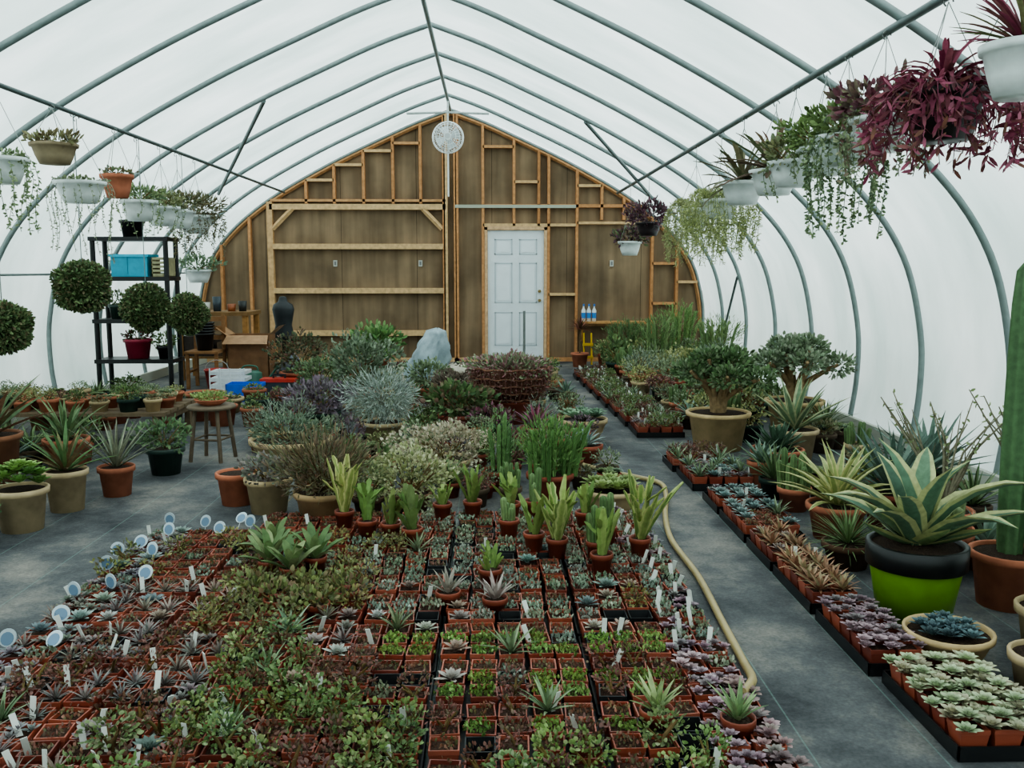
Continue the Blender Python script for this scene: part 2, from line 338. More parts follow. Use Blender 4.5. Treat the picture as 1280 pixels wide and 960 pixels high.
rail(-2.33,-1.88,2.92); rail(-1.88,-1.41,3.16); rail(-1.41,-.94,3.38); rail(-.94,-.5,3.5)
rail(.5,1.0,3.45); rail(1.0,1.4,2.9); rail(.5,3.3,2.52,.05); rail(.5,2.0,2.215,.045,LW2); rail(2.02,2.42,2.84); rail(2.02,3.2,2.25); rail(1.56,2.0,1.1); rail(2.02,3.25,1.5-.9); rail(3.25,3.66,.95);rail(3.25,3.66,1.6);rail(3.66,4.0,1.3)
rail(-4.05,.5,.03,.06); rail(1.56,4.05,.03,.06)
for x0,x1 in ((-2.88,-2.55),(-.16,-.48)): tube(g,[(x0,YB-.06,2.15),(x1,YB-.06,2.48)],.04,4,H(LW2),WOOD)
make('wall_framing',g)
g=G(); tube(g,[(x*.985,YB-.03,z*.985) for x,z in full[6:-6]],.03,4,H('a07650'),WOOD,ref=(0,1,0)); make('trim_1',g)
g=G(); box(g,.05,2.0,YB-.1,YB-.092,2.485,2.535,H('a4a898'),PAINT); make('trim_2',g)
for x in (-1.9,-.52,2.6):
    g=G(); box(g,x-.03,x+.03,YB-.01,YB+.019,1.55,1.65,H('b8b8b0'),PAINT); box(g,x-.015,x+.015,YB-.014,YB-.01,1.57,1.63,H('777777'),PAINT); make('electrical_outlet',g)
g=G(); x0,x1,z0,z1=.575,1.485,.06,2.13; W='dde4e8'
box(g,x0,x1,YB-.05,YB-.01,z0,z1,H(W),PAINT)
for a,b in ((x0+.11,x0+.40),(x0+.51,x0+.80)):
    for c,d in ((z0+.2,z0+.75),(z0+.9,z0+1.55),(z0+1.68,z0+1.93)):
        e=.018
        for u in ((a,b,c,c+e),(a,b,d-e,d),(a,a+e,c,d),(b-e,b,c,d)): box(g,u[0],u[1],YB-.056,YB-.049,u[2],u[3],H('b9c2c8'),PAINT)
        box(g,a+.04,b-.04,YB-.058,YB-.049,c+.04,d-.04,H('e3eaee'),PAINT)
for zz in (1.0,1.15):
    tube(g,[(x1-.07,YB-.05,zz),(x1-.07,YB-.075,zz),(x1-.07,YB-.09,zz),(x1-.07,YB-.11,zz)],[.018,.012,.028,.018],12,H('8a7648'),STEEL,ref=(0,0,1))
make('door_1',g)
g=G(); 
for a,b,c,d in ((.525,.572,0,2.18),(1.488,1.535,0,2.18),(.525,1.535,2.135,2.19)): box(g,a,b,YB-.1,YB+.015,c,d,H('c8a480'),WOOD)
make('trim_3',g)
g=G(); box(g,2.03,3.3,YB-.42,YB-.095,.64,.67,H('b98a5a'),WOOD)
for x in (2.1,2.7,3.2): tube(g,[(x,YB-.12,.35),(x,YB-.38,.64)],.02,4,H('b98a5a'),WOOD); 
make('wall_shelf',g)
g=G()
for i in range(3):
    x=2.12+i*.085; lathe(g,[(.001,0),(.034,0),(.036,.17),(.014,.22),(.012,.25)],12,H('dfe6ea'),PAINT,(x,YB-.27,.67)); lathe(g,[(.036,.05),(.0365,.14)],12,H('3b7cc0'),PAINT,(x,YB-.27,.67)); box(g,x-.012,x+.012,YB-.32,YB-.25,.915,.95,H('3670b5'),PLAS)
make('spray_bottles',g)
# circulation fan: round wire cage, bulging front and back
g=G(); cx,cy,cz=0,13.84,3.42; WF='e6eaea'
for j in range(-4,5):
    t=j/4*1.35; rr=.225*math.cos(t); yy=.17*math.sin(t)
    a=np.linspace(0,2*math.pi,33); tube(g,[(cx+rr*math.cos(u),cy+yy,cz+rr*math.sin(u)) for u in a],.010 if j==0 else .0045,6,H(WF),PAINT,ref=(0,1,0),caps=False)
for i in range(24):
    t=i/24*6.283; c,s=math.cos(t),math.sin(t); u=np.linspace(-1.4,1.4,11)
    tube(g,[(cx+.225*math.cos(v)*c,cy+.17*math.sin(v),cz+.225*math.cos(v)*s) for v in u],.0035,4,H(WF),PAINT,ref=(0.02,.01,1) if abs(s)<.5 else (1,.01,0.02))
for i in range(4):
    t=i/4*6.283+.4; c,s=math.cos(t),math.sin(t); p=np.array([-s,0,c])
    o=np.array([cx,cy,cz]); d=np.array([c,0,s]); V=[o+d*.03-p*.02+[0,.01,0],o+d*.17-p*.08+[0,.03,0],o+d*.17+p*.08+[0,-.03,0],o+d*.03+p*.02+[0,-.01,0]]
    g.raw(V,[(0,1,2,3)],H('c9d1d4'),PAINT)
tube(g,[(cx,cy-.1,cz),(cx,cy+.1,cz)],.05,14,H('c8cdcd'),PAINT); tube(g,[(cx,cy,cz+.22),(cx,cy,3.76)],.012,8,H('c8cfcd'),PAINT)
tube(g,[(cx,cy,cz-.22),(cx,cy,cz-.85)],.012,8,H('d8dddd'),PAINT)
make('circulation_fan',g)
# ================================================================= small plant prototypes
def P(f):
    g=G(); f(g); return g.pack()
def potsq(col,soil='3f2e27',empty=False):
    g=G(); c=H(col); r=.046*1.414
    if empty: lathe(g,[(.001,0),(r*.75,0),(r,.085),(r*.93,.085),(r*.7,.015),(.001,.014)],4,c,PLAS,ph=math.pi/4,smooth=False)
    else:
        lathe(g,[(.001,0),(r*.75,0),(r*.97,.072),(r,.073),(r,.088),(r*.9,.088),(r*.88,.075)],4,c,PLAS,ph=math.pi/4,smooth=False)
        lathe(g,[(r*.88,.075),(.001,.078)],4,H(soil),SOIL,ph=math.pi/4,smooth=False)
    return g.pack()
PS=[potsq('944a36'),potsq('843c2d'),potsq('9c5442',soil='4a3830'),potsq('70352a')]; PE=potsq('1d1e20',empty=True); PBL=potsq('242628')
def shade_leafs(n,f): return [P(f) for _ in range(n)]
z=.078
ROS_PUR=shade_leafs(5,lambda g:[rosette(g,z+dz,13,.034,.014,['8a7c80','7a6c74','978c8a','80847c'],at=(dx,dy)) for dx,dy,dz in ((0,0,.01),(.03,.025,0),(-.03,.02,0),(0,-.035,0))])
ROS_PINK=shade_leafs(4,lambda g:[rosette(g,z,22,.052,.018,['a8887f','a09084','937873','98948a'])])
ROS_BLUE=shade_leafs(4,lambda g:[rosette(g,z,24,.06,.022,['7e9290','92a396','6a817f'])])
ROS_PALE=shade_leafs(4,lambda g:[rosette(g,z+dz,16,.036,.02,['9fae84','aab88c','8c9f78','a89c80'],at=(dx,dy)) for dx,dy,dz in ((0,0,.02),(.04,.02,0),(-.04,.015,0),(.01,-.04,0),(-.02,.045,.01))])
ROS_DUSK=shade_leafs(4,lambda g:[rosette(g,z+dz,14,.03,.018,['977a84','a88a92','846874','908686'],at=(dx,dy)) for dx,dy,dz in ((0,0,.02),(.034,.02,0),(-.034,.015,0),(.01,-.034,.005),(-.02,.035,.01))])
def mt(n,zh,L,W,pal,sp=.08): return lambda g:[cloud(g,np.stack([(N.rand(n)-.5)*sp,(N.rand(n)-.5)*sp,z+zh*N.rand(n)],1),N.randn(n,3)*.5+[0,0,1],L,W,rc(pal,n))]
MATG=shade_leafs(5,mt(100,.018,.014,.010,['789c3c','8eaa4c','608036'],.084))
MATR=shade_leafs(6,mt(42,.014,.014,.009,['905848','78684e','6d7448','9c6c58'],.075))
MATGY=shade_leafs(6,mt(60,.026,.017,.010,['909e88','a6ae9c','74836c'],.082))
BUSHG=shade_leafs(6,lambda g:[bush(g,z,.055,.10,150,.015,.010,['6c8640','7e9650','546e38','969e6a'],stems=3)])
BUSHY=shade_leafs(5,lambda g:[bush(g,z,.055,.08,100,.019,.010,['8c8a48','989854','727942','807050'],stems=3)])
BUSHR=shade_leafs(5,lambda g:[bush(g,z,.055,.075,100,.015,.009,['7c4c42','885850','646242','72483c'],stems=3)])
TUFT=shade_leafs(5,lambda g:[spiky(g,z,22,.068,.008,['968078','9e9286','84706e','8a8b82'],e0=.15)])
TUFTG=shade_leafs(4,lambda g:[spiky(g,z,18,.11,.012,['7a8e68','8e9e78','657c56'],e0=.35)])
PEACH=shade_leafs(4,lambda g:[spiky(g,z,22,.085,.016,['b88460','c09474','a06c4c','a8986c'],e0=.25)])
ODD=ROS_PINK+ROS_BLUE+BUSHY+TUFTG+BUSHR+TUFT
def tag(g,h=.09,c='e2e3dd'): box(g,-.0095,.0095,-.0012,.0012,0,h,H(c),PAINT)
TAG=P(tag)
def disc(g):
    tube(g,[(0,0,0),(0,0,.06)],.002,4,H('d8dde0'),PAINT)
    tube(g,[(0,-.002,.075),(0,.002,.075)],.034,18,H('ccd8e0'),PAINT,ref=(0,0,1)); tube(g,[(0,-.0035,.071),(0,-.002,.071)],.025,14,H('7590aa'),PAINT,ref=(0,0,1))
DISC=P(disc)
def tray(g,x0,x1,y0,y1,z0=0,c='17181a',h=.035):
    box(g,x0,x1,y0,y1,z0+.002,z0+.008,H(c),PLAS)
    for u in ((x0,x1,y0,y0+.006),(x0,x1,y1-.006,y1),(x0,x0+.006,y0,y1),(x1-.006,x1,y0,y1)): box(g,u[0],u[1],u[2],u[3],z0+.008,z0+h,H(c),PLAS)
# ---------------------------------------------------------------- front field of flats
def region(x,y):
    r=R.random()
    if x>1.3:
        if y<3.15: return ROS_DUSK,.06,1.15
        return (MATGY if r<.7 else ROS_DUSK),.7,1.0
    if R.random()<.07 and y<4.7: return ODD,.1,1.1
    if x<-1.0: return (ROS_PUR if r<.55 else ROS_BLUE if r<.75 else MATGY),.2,1.15
    if y>4.75: return (MATR if x<.1 else (MATGY if r<.6 else MATR)),.05,1
    if y>4.0:
        if x<-.25: return (MATR if r<.7 else MATGY if r<.87 else BUSHY),.05,1
        if x<.2: return (BUSHY if r<.2 else MATGY if r<.65 else MATR),.05,1
        return (MATGY if r<.6 else ROS_BLUE if r<.7 else MATR if r<.87 else None),.08,1
    if y>3.45:
        if x<-.55: return (TUFT if r<.45 else ROS_PINK if r<.7 else MATR),.15,1.15
        if x<.0: return (BUSHY if r<.5 else MATR if r<.72 else TUFT),.08,1.1
        row=int(y/.11)%3
        if r<.1: return None,.05,1
        return ((MATGY,MATR,MATGY)[row] if r<.85 else ROS_PINK),.08,1
    if y>2.75:
        if x<-.4: return (TUFT if r<.4 else ROS_PUR if r<.68 else MATR if r<.85 else BUSHR),.45,1.15
        if x<.15: return (BUSHG if r<.36 else BUSHR if r<.58 else MATR if r<.8 else ROS_PINK),.1,1.1
        if r<.06: return None,0,1
        return ((MATG,MATR,MATG)[int(y/.11)%3] if r<.8 else BUSHR if r<.9 else MATGY),.07,1.05
    if x<-.55: return (BUSHR if r<.25 else ROS_PUR if r<.55 else MATR if r<.85 else TUFT),.65,1.05
    if x<.4: return (BUSHG if r<.58 else BUSHR if r<.82 else MATR),.2,1.15
    if r<.07: return None,0,1
    return (BUSHG if r<.27 else MATG if r<.45 else MATR if r<.72 else BUSHR),.15,1.05
gt=G(); gp=G(); gl=G(); gd=G()
tx=.53; ty=.325
for iy in range(10):
    Y0=1.85+iy*(ty+.018)
    for ix in range(5):
        X0=-1.22+ix*(tx+.014)+R.uniform(-.004,.004)
        if iy==9 and ix==0: continue
        tray(gt,X0,X0+tx,Y0,Y0+ty)
        for a in range(5):
            for b in range(3):
                x=X0+.055+a*.105+R.uniform(-.005,.005); y=Y0+.057+b*.105+R.uniform(-.005,.005)
                pl,tg,sc=region(x,y)
                if pl is None: gp.add(PE,(x,y,.009)); continue
                gp.add(R.choice(PS) if R.random()<.94 else PBL,(x,y,.009),rz=R.uniform(-.1,.1),tilt=(R.uniform(-.04,.04),R.uniform(-.04,.04)),tint=(R.uniform(.85,1.15),)*3)
                v=R.uniform(.75,1.15)
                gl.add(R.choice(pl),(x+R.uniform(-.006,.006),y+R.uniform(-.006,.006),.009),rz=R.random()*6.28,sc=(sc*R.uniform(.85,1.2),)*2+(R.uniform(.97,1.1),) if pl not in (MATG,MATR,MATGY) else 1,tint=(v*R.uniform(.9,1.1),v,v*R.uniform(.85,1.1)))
                if R.random()<tg: gd.add(TAG,(x+R.uniform(-.03,.03),y+R.uniform(-.03,.03),.07),rz=R.uniform(-.9,.9),tilt=(R.uniform(-.4,.4),R.uniform(-.35,.35)),tint=(R.uniform(.75,1),)*3)
make('nursery_flats',gt); make('small_plastic_pots',gp); make('small_succulents',gl); make('plant_labels',gd)
g=G()
for x,y in ((-1.2,3.3),(-1.13,3.55),(-1.2,3.85),(-1.08,3.95),(-1.17,4.2),(-1.05,4.4),(-1.2,4.55),(-1.1,4.75),(-.95,4.9),(-1.15,4.95),(-.98,4.05),(-1.2,3.05),(-.8,5.0),(-.88,4.8),(-.7,4.9),(-1.22,4.4),(-1.05,3.3)):
    g.add(DISC,(x,y,.07),rz=R.uniform(-.5,.5),tilt=(R.uniform(-.8,.0),R.uniform(-.3,.3)),tint=(R.uniform(.6,1.05),)*3)
make('round_plant_tags',g)
# ---------------------------------------------------------------- accents in the field
def accent(name,x,y,fn,r=.055,h=.1,z0=.09,pc='8c4634'):
    g=G(); pot(g,r,h,pc,m=PLAS,seg=14); fn(g,h-.012); make(name,g_off(g,x,y,z0))
VG=['7f9c3e','94a84c','648434']
for x,y,L_,w,n,pal,mg in ((-.2,4.95,.34,.055,8,['7a9438','a0a84c'],'c4c070'),(-.05,4.75,.26,.05,6,['6f9038'],None),(.5,5.15,.26,.045,6,VG,None),(.72,5.1,.2,.045,6,VG,None),(.93,4.4,.34,.055,9,VG,'b0b868'),(.82,4.5,.24,.05,6,VG,None),(1.12,4.15,.26,.05,7,VG,None),(1.34,4.4,.36,.055,9,VG,'b0b460'),(.2,4.6,.26,.06,7,['5f7f38','748844'],None),(.08,4.7,.2,.05,6,['6f8438','848c44'],None),(.33,5.1,.15,.04,6,VG,None),(1.12,4.9,.2,.04,6,VG,None),(.6,3.95,.14,.035,7,VG,None)):
    accent('epiphytic_cactus',x,y,lambda g,z:paddle_clump(g,z,n,L_,w*.85,pal,mg))
for x,y,h in ((1.12,4.35,.2),(.85,5.15,.22),(.7,4.75,.14),(1.2,4.6,.2)):
    accent('columnar_cactus',x,y,lambda g,z:columns(g,z,4,.03,h,.017,['5f7f44','7a9454']))
for x,y in ((-.42,4.15),(-.3,4.05),(-.22,4.2),(-.45,4.35)):
    accent('broad_leaf_succulent',x,y,lambda g,z:spiky(g,z,13,.17,.045,['5a7a40','728c50','84905a'],e0=.45,prof=PRE),z0=.07)
for x,y in ((-.3,3.75),(-.12,3.7),(-.02,3.85),(-.2,3.9),(-.42,3.85)):
    accent('leafy_succulent',x,y,lambda g,z:bush(g,z-.02,.09,.09,130,.032,.018,['7a8642','8e964e','6a7440','84684a']),z0=.03)
for x,y,pal in ((1.12,2.72,['98a868','aebc7c','809858']),(1.36,2.66,['74925a','8ca468']),(.62,3.72,['a08a84','b8a8a0']),(.42,3.8,['989080','a89c90'])):
    accent('aloe_plant',x,y,lambda g,z:spiky(g,z,18,.13,.018,pal,e0=.6),z0=.04)
# ---------------------------------------------------------------- hose
def bez(P,k=8): return smooth_curve(np.array(P,float),k)
g=G(); tube(g,bez([(1.3,6.9,.02),(1.5,6.62,.02),(1.66,6.45,.02),(1.79,6.25,.02),(1.76,5.9,.02),(1.66,5.4,.02),(1.60,4.9,.02),(1.61,4.3,.02),(1.58,3.7,.02),(1.555,3.3,.03),(1.53,3.1,.06),(1.49,2.98,.09),(1.44,2.9,.1)]),.0165,10,H('a8956a'),PLAS); make('garden_hose',g)
# ================================================================= medium plant prototypes
MB=[];
def addp(f,k=2):
    for _ in range(k): MB.append(P(f))
addp(lambda g:bush(g,0,.16,.22,240,.04,.022,['5c753e','728a4e','465f34'])) #0,1
addp(lambda g:bush(g,0,.17,.2,260,.032,.017,['84926e','98a484','6a7e5a'])) #2,3
addp(lambda g:bush(g,0,.16,.24,230,.042,.016,['6c5464','7a646e','5a5052'])) #4,5
addp(lambda g:spiky(g,0,34,.28,.020,['677f50','7e9462','526c40'],e0=.3)) #6,7
addp(lambda g:spiky(g,0,26,.26,.034,['728a78','88a092','5e786a'],e0=.2)) #8,9
addp(lambda g:columns(g,0,9,.08,.26,.018,['5a7844','708e50'])) #10,11
addp(lambda g:[rosette(g,.02,26,.09,.045,['82945e','96a46e','72846c'],at=(dx,dy)) for dx,dy in ((0,0),(.08,.03),(-.06,.06),(-.03,-.08),(.05,-.07))]) #12,13
addp(lambda g:bush(g,0,.15,.16,240,.036,.018,['744442','8c5450','5c4838','946460'])) #14,15
addp(lambda g:bush(g,0,.17,.28,320,.055,.008,['90a08e','a8b4a0','748676'],upb=.8)) #16,17
addp(lambda g:bush(g,0,.16,.2,240,.032,.018,['a0a060','b0b078','828c4c'])) #18,19
addp(lambda g:bush(g,0,.13,.1,150,.035,.018,['747852','8a8264','646646'],stems=3)) #20,21
def filler(name,x0,x1,y0,y1,p,ids,s0=.6,s1=1.0,avoid=(),pots=(TC,BG,RB,'5a4a3c',DG,TC),z0=0,pr=(.07,.11),ph=(.1,.16),prob=1,zs=1):
    g=G(); y=y0
    while y<y1:
        x=x0+R.random()*.05
        while x<x1:
            X=x+R.uniform(-.03,.03); Y=y+R.uniform(-.03,.03)
            if R.random()<prob and all((X-a)**2+(Y-b)**2>(c)**2 for a,b,c in avoid):
                r=R.uniform(*pr); h=R.uniform(*ph); pot(g,r,h,R.choice(pots),(X,Y,z0),seg=12)
                s=R.uniform(s0,s1); v=R.uniform(.75,1.1)
                g.add(MB[R.choice(ids)],(X,Y,z0+h-.015),rz=R.random()*6.28,sc=(s,s,s*R.uniform(.75,1.15)*zs),tint=(v,v,v*.95))
            x+=p
        y+=p
    make(name,g)
# ================================================================= CENTRE BED
AV=[]
def pp(name,X,Y,r,h,pc,fn,av=None,**k):
    AV.append((X,Y,(av or r)+.09)); return potted(name,X,Y,r,h,pc,fn,**k)
pp('terracotta_pot',-1.03,5.85,.135,.21,'b5684a',lambda g,z:None)
pp('potted_heath_shrub',-.38,5.3,.17,.22,'a88a64',lambda g,z:(bush(g,z-.02,.29,.36,1600,.06,.008,['70724a','887a56','58623c','8a6c54','76604e'],stems=26,shell=.3,upb=.9,scol='66543e'),bush(g,z-.04,.2,.2,400,.04,.010,['6a6a48','7a6048'],stems=8)),av=.3)
pp('potted_sedum',-.78,5.65,.15,.22,BG,lambda g,z:bush(g,z-.03,.17,.16,500,.03,.02,['8a8a78','9c9088','7a6c68','707f6a'],stems=8),av=.18)
pp('variegated_sedum',.1,5.65,.14,.12,'7a5a44',lambda g,z:bush(g,z-.05,.25,.32,1700,.028,.018,['a4a866','bfbc8a','828e52','c8c49a'],stems=14,shell=.75),av=.25)
pp('potted_heath_shrub',-.15,5.55,.1,.12,'6a5040',lambda g,z:bush(g,z,.14,.2,400,.03,.010,['78864e','8c9868'],stems=8))
pp('cream_sedum',.28,6.5,.2,.16,BG,lambda g,z:bush(g,z-.03,.32,.26,1700,.028,.02,['bfa890','cabda2','a49678','8c8e66'],stems=14,shell=.75),av=.3)
pp('gray_green_shrub',-.95,7.1,.32,.2,BG,lambda g,z:bush(g,z-.03,.33,.2,1300,.04,.012,['6e8068','869479','5a7054'],stems=14),kind='bowl',av=.34)
pp('purple_leaf_plant',-1.0,8.6,.2,.18,DG,lambda g,z:bush(g,z-.03,.3,.32,900,.055,.026,['74606e','867080','5e505a','8a8284'],stems=10),av=.3)
pp('tall_gray_green_shrub',-.75,9.6,.2,.25,TC,lambda g,z:bush(g,z,.34,.58,1500,.05,.026,['6e8060','829274','576e4e','929c84'],stems=14,shell=.35,upb=.7),av=.3)
pp('silver_lace_shrub',-.32,7.9,.2,.2,BG,lambda g,z:(bush(g,z,.3,.42,1500,.075,.007,['a0aca4','bac2b8','869686'],stems=20,shell=.3,upb=.3,scol='8a9488'),strands(g,(0,0,z+.2),.2,30,.3,.05,.006,['98a490','acb4a4'],dens=90,out=.14)),av=.3)
pp('leafy_green_succulent',.3,8.4,.18,.18,RB,lambda g,z:bush(g,z,.28,.26,600,.07,.04,['5b7842','708c50','486638','85604e'],stems=10),av=.26)
pp('upright_euphorbia',1.0,6.0,.16,.16,RB,lambda g,z:(columns(g,z,30,.17,.38,.012,['608a3e','729a4c','507a36'],lean=.35),bush(g,z,.21,.36,1000,.05,.009,['6a9242','7ca050','528038'],stems=4,upb=1.4)),av=.22)
pp('upright_euphorbia',.66,6.2,.12,.14,RB,lambda g,z:(columns(g,z,9,.08,.42,.014,['557c40','68904a'],lean=.15),bush(g,z,.1,.4,500,.03,.009,['668850','7a9c5e'],stems=3,upb=1)),av=.14)
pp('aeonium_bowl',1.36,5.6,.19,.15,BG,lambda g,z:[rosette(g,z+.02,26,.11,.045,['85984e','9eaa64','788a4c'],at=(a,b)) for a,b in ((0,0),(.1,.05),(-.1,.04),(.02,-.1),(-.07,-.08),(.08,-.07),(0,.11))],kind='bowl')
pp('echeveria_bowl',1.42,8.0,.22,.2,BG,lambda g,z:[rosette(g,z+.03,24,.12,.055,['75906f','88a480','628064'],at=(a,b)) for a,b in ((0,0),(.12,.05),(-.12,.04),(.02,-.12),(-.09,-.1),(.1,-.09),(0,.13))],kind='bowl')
pp('potted_agave',1.35,7.1,.14,.14,RB,lambda g,z:spiky(g,z,30,.2,.03,['859898','98a8a0'],e0=.2))
# wicker basket display
def coco(g,z):
    lathe(g,[(.001,.0),(.25,.01),(.34,.12),(.37,.28),(.36,.33),(.3,.3),(.001,.3)],28,H('5e4036'),SOIL,(0,0,z))
    for zz,rr in ((.03,.29),(.10,.335),(.17,.362),(.24,.376),(.33,.385)):
        a=np.linspace(0,6.283,65); tube(g,[((rr+.014*math.sin(t*20+zz*63))*math.cos(t),(rr+.014*math.sin(t*20+zz*63))*math.sin(t),z+zz+.006*math.sin(t*11+zz*30)) for t in a],.009,5,H('7e5a4a'),STONE,caps=False)
    for i in range(44):
        t=i/44*6.283; c,s=math.cos(t),math.sin(t); tube(g,[(.27*c,.27*s,z+.01),(.35*c,.35*s,z+.12),(.385*c,.385*s,z+.34)],.007,4,H('76524a'),STONE)
    n=1100; a=N.rand(n)*6.283; zz=N.rand(n)**.7*.34; rr=.28+.13*np.sqrt(zz/.34)
    cloud(g,np.stack([rr*np.cos(a),rr*np.sin(a),z+zz],1),np.stack([np.cos(a),np.sin(a),-.2+0*a],1)+N.randn(n,3)*.5,.03,.011,rc(['7a4a48','9c6062','6c6450','97706a','80805e','84544c'],n))
    bush(g,z+.24,.40,.2,1700,.038,.018,['a0606a','b08088','7c8a5a','668050','8a5058','8a9a6e'],stems=6)
    for i in range(11):
        a=i*.7; spiky(g,z+.34,12,.16,.02,['70885e','966a6e','86785e','7f9a6c'],at=(.3*math.cos(a)*R.random(),.3*math.sin(a)*R.random()))
g=G(); coco(g,.22); pot(g,.24,.24,RB)
AV.append((.78,9.0,.48)); make('wicker_basket_of_sedum',g_off(g,.8,9.0,0))
pp('red_leaf_succulent',.62,8.2,.16,.14,DG,lambda g,z:bush(g,z,.2,.14,400,.04,.02,['7c4050','905470','666648'],stems=6),av=.24)
pp('red_leaf_succulent',1.0,8.0,.13,.13,TC,lambda g,z:spiky(g,z,34,.26,.03,['843850','94506a','5e3c48'],e0=.3),av=.2)
pp('potted_fern',-.95,12.6,.2,.3,TC,lambda g,z:bush(g,z,.3,.42,420,.1,.05,['507a3a','669446','7ea256'],stems=16,shell=.3),av=.3)
pp('red_green_shrub',-1.75,11.4,.25,.25,TC,lambda g,z:bush(g,z,.34,.46,1100,.045,.026,['52603c','686242','785040','5c6c4c'],stems=12),av=.36)
for x,y,s,pal in ((-1.3,10.4,.9,['5e764a','758a5c']),(-.1,10.4,.8,['869670','687e55']),(.2,9.6,.7,['6c5c50','80705e'])):
    pp('leafy_shrub',x,y,.18,.18,TC,lambda g,z:bush(g,z,.3*s,.36*s,700,.05,.024,pal,stems=10),av=.3)
AV+= [(-.1,12.0,.55)]
cav=list(AV)+[(1.7,6.4,.2),(1.45,6.7,.12)]
filler('assorted_potted_succulents',-.65,1.45,5.75,7.2,.23,[0,2,4,6,10,12,14,18,3,11,20],.5,.75,cav,pots=(RB,TC,'5a4a3c'),pr=(.07,.09),ph=(.09,.13))
filler('assorted_potted_succulents',-1.35,1.5,7.3,9.5,.27,[0,2,3,4,20,14,15,12,13,6,18,21,16],.55,.85,cav,prob=.92)
filler('assorted_potted_succulents',-1.6,1.45,9.5,12.6,.33,[0,1,2,4,20,14,12,8,21,18],.55,.85,cav,pr=(.09,.13),ph=(.12,.18),prob=.85)
# silver bag, white sacks
g=G()
def sack(g,at,rx,ry,h,col,lumps=.12,tilt=0,prof=None):
    k,s=20,36; V=[];ph=R.random()*6
    for i in range(k+1):
        t=i/k; rr=(math.sin(math.pi*min(.98,max(.02,t)))**.4*(1.1-.35*t)) if prof is None else float(np.interp(t,prof[0],prof[1]))
        for j in range(s):
            a=j/s*6.283; w=1+lumps*math.sin(3*a+5*t+ph)+lumps*.8*abs(math.sin(6*a-7*t+ph))-lumps*.4+lumps*.5*math.sin(13*a+17*t)+lumps*.35*R.random()
            V.append((at[0]+rx*rr*w*math.cos(a)+tilt*t,at[1]+ry*rr*w*math.sin(a),at[2]+h*t+.012*math.sin(5*a+ph)*t))
    g.raw(V,grid(k+1,s,True),H(col),CLOTH)
sack(g,(-.3,12.0,.02),.25,.21,.72,'9aa9b0',tilt=.22,lumps=.17,prof=([0,.05,.25,.5,.7,.82,.88,.94,1],[.1,.9,1,.9,.75,.6,.5,.55,.05])); make('silver_plastic_bag',g)
g=G(); sack(g,(.2,11.8,0),.24,.18,.3,'b4ac9c'); sack(g,(-.6,12.1,0),.2,.18,.24,'a49c8a'); make('white_sacks',g)
# ================================================================= RIGHT BED
AV=[]
pp('lime_green_pot_with_agave',2.45,3.83,.21,.33,'6a961c',lambda g,z:(spiky(g,z,15,.5,.12,['4c7058','5e8060'],e0=.6,cv=-.85,e1=1.45,margin='b4b474',fold=.3,jit=.15),spiky(g,z,7,.28,.12,['628252','7a9654'],e0=.15,cv=.4,e1=.7,margin='a4a860')),m=PLAS,rim='121315',seg=36,av=.26)
pp('succulent_bowl',2.36,3.35,.165,.13,'c0a274',lambda g,z:[rosette(g,z+.01,20,.055,.025,['506870','647e82','465a5e'],at=(.11*math.cos(i*2.4)*math.sqrt(i/12),.11*math.sin(i*2.4)*math.sqrt(i/12))) for i in range(13)],kind='bowl')
pp('variegated_agave',2.55,5.0,.17,.2,TC,lambda g,z:spiky(g,z,38,.4,.045,['86964c','98a458'],e0=.25,cv=-.6,margin='c0ba74'),av=.3)
pp('grass_aloe',2.42,4.5,.13,.13,'5a4030',lambda g,z:spiky(g,z,120,.25,.008,['658046','7c985a','4e6635'],e0=-.1,cv=-.4),av=.17)
pp('blue_agave',2.95,5.2,.17,.22,RB,lambda g,z:spiky(g,z,40,.46,.04,['5c7666','728a7a','4a6458'],e0=.2,cv=-.15),av=.25)
pp('blue_agave',3.4,5.7,.17,.22,RB,lambda g,z:spiky(g,z,40,.46,.045,['587262','6a8476'],e0=.2,cv=-.15),av=.25)
pp('dark_agave',2.68,6.5,.19,.22,TC,lambda g,z:spiky(g,z,60,.22,.045,['405a42','506e54'],e0=.1,cv=.25),av=.28)
pp('upright_variegated_agave',3.0,7.1,.19,.26,'b8a07c',lambda g,z:spiky(g,z,22,.48,.065,['5c7a56','708c65'],e0=.4,cv=-.2,margin='a8ac7c'),av=.3)
def jade(g,z,s=1,pal=('52703e','68884e','84946c','466034')):
    base=np.array([0,0,z-.02]); ends=[]
    for i in range(10):
        a=i*.628+R.random()*.4; l=.27*s*(1+.3*R.random()) if i%2 else .14*s; m1=base+np.array([math.cos(a)*.05,math.sin(a)*.05,.13*s]); e=base+np.array([math.cos(a)*l,math.sin(a)*l,(.3 if i%2 else .4)*s+.1*R.random()])
        tube(g,bez([base+np.array([math.cos(a)*.03,math.sin(a)*.03,0]),m1,(m1+e)/2+[0,0,.02],e],3),np.linspace(.036,.014,10)*s,8,H('8a7458'),STONE); ends.append(e)
    ends.append(base+np.array([0,0,.47*s]))
    for e in ends:
        n=230; D=norm(N.randn(n,3)); Pn=e+D*np.array([.14,.14,.10])*s*(.4+.6*N.rand(n,1)); cloud(g,Pn,D+[0,0,.4],.042*s,.027*s,rc(list(pal),n))
pp('jade_tree',2.52,7.6,.27,.32,'bfa274',lambda g,z:jade(g,z,1.02),av=.32)
pp('jade_tree',3.4,8.3,.27,.32,'bfa274',lambda g,z:jade(g,z,1.08,('728862','8a9c7c','a6ae92','5f744f')),av=.32)
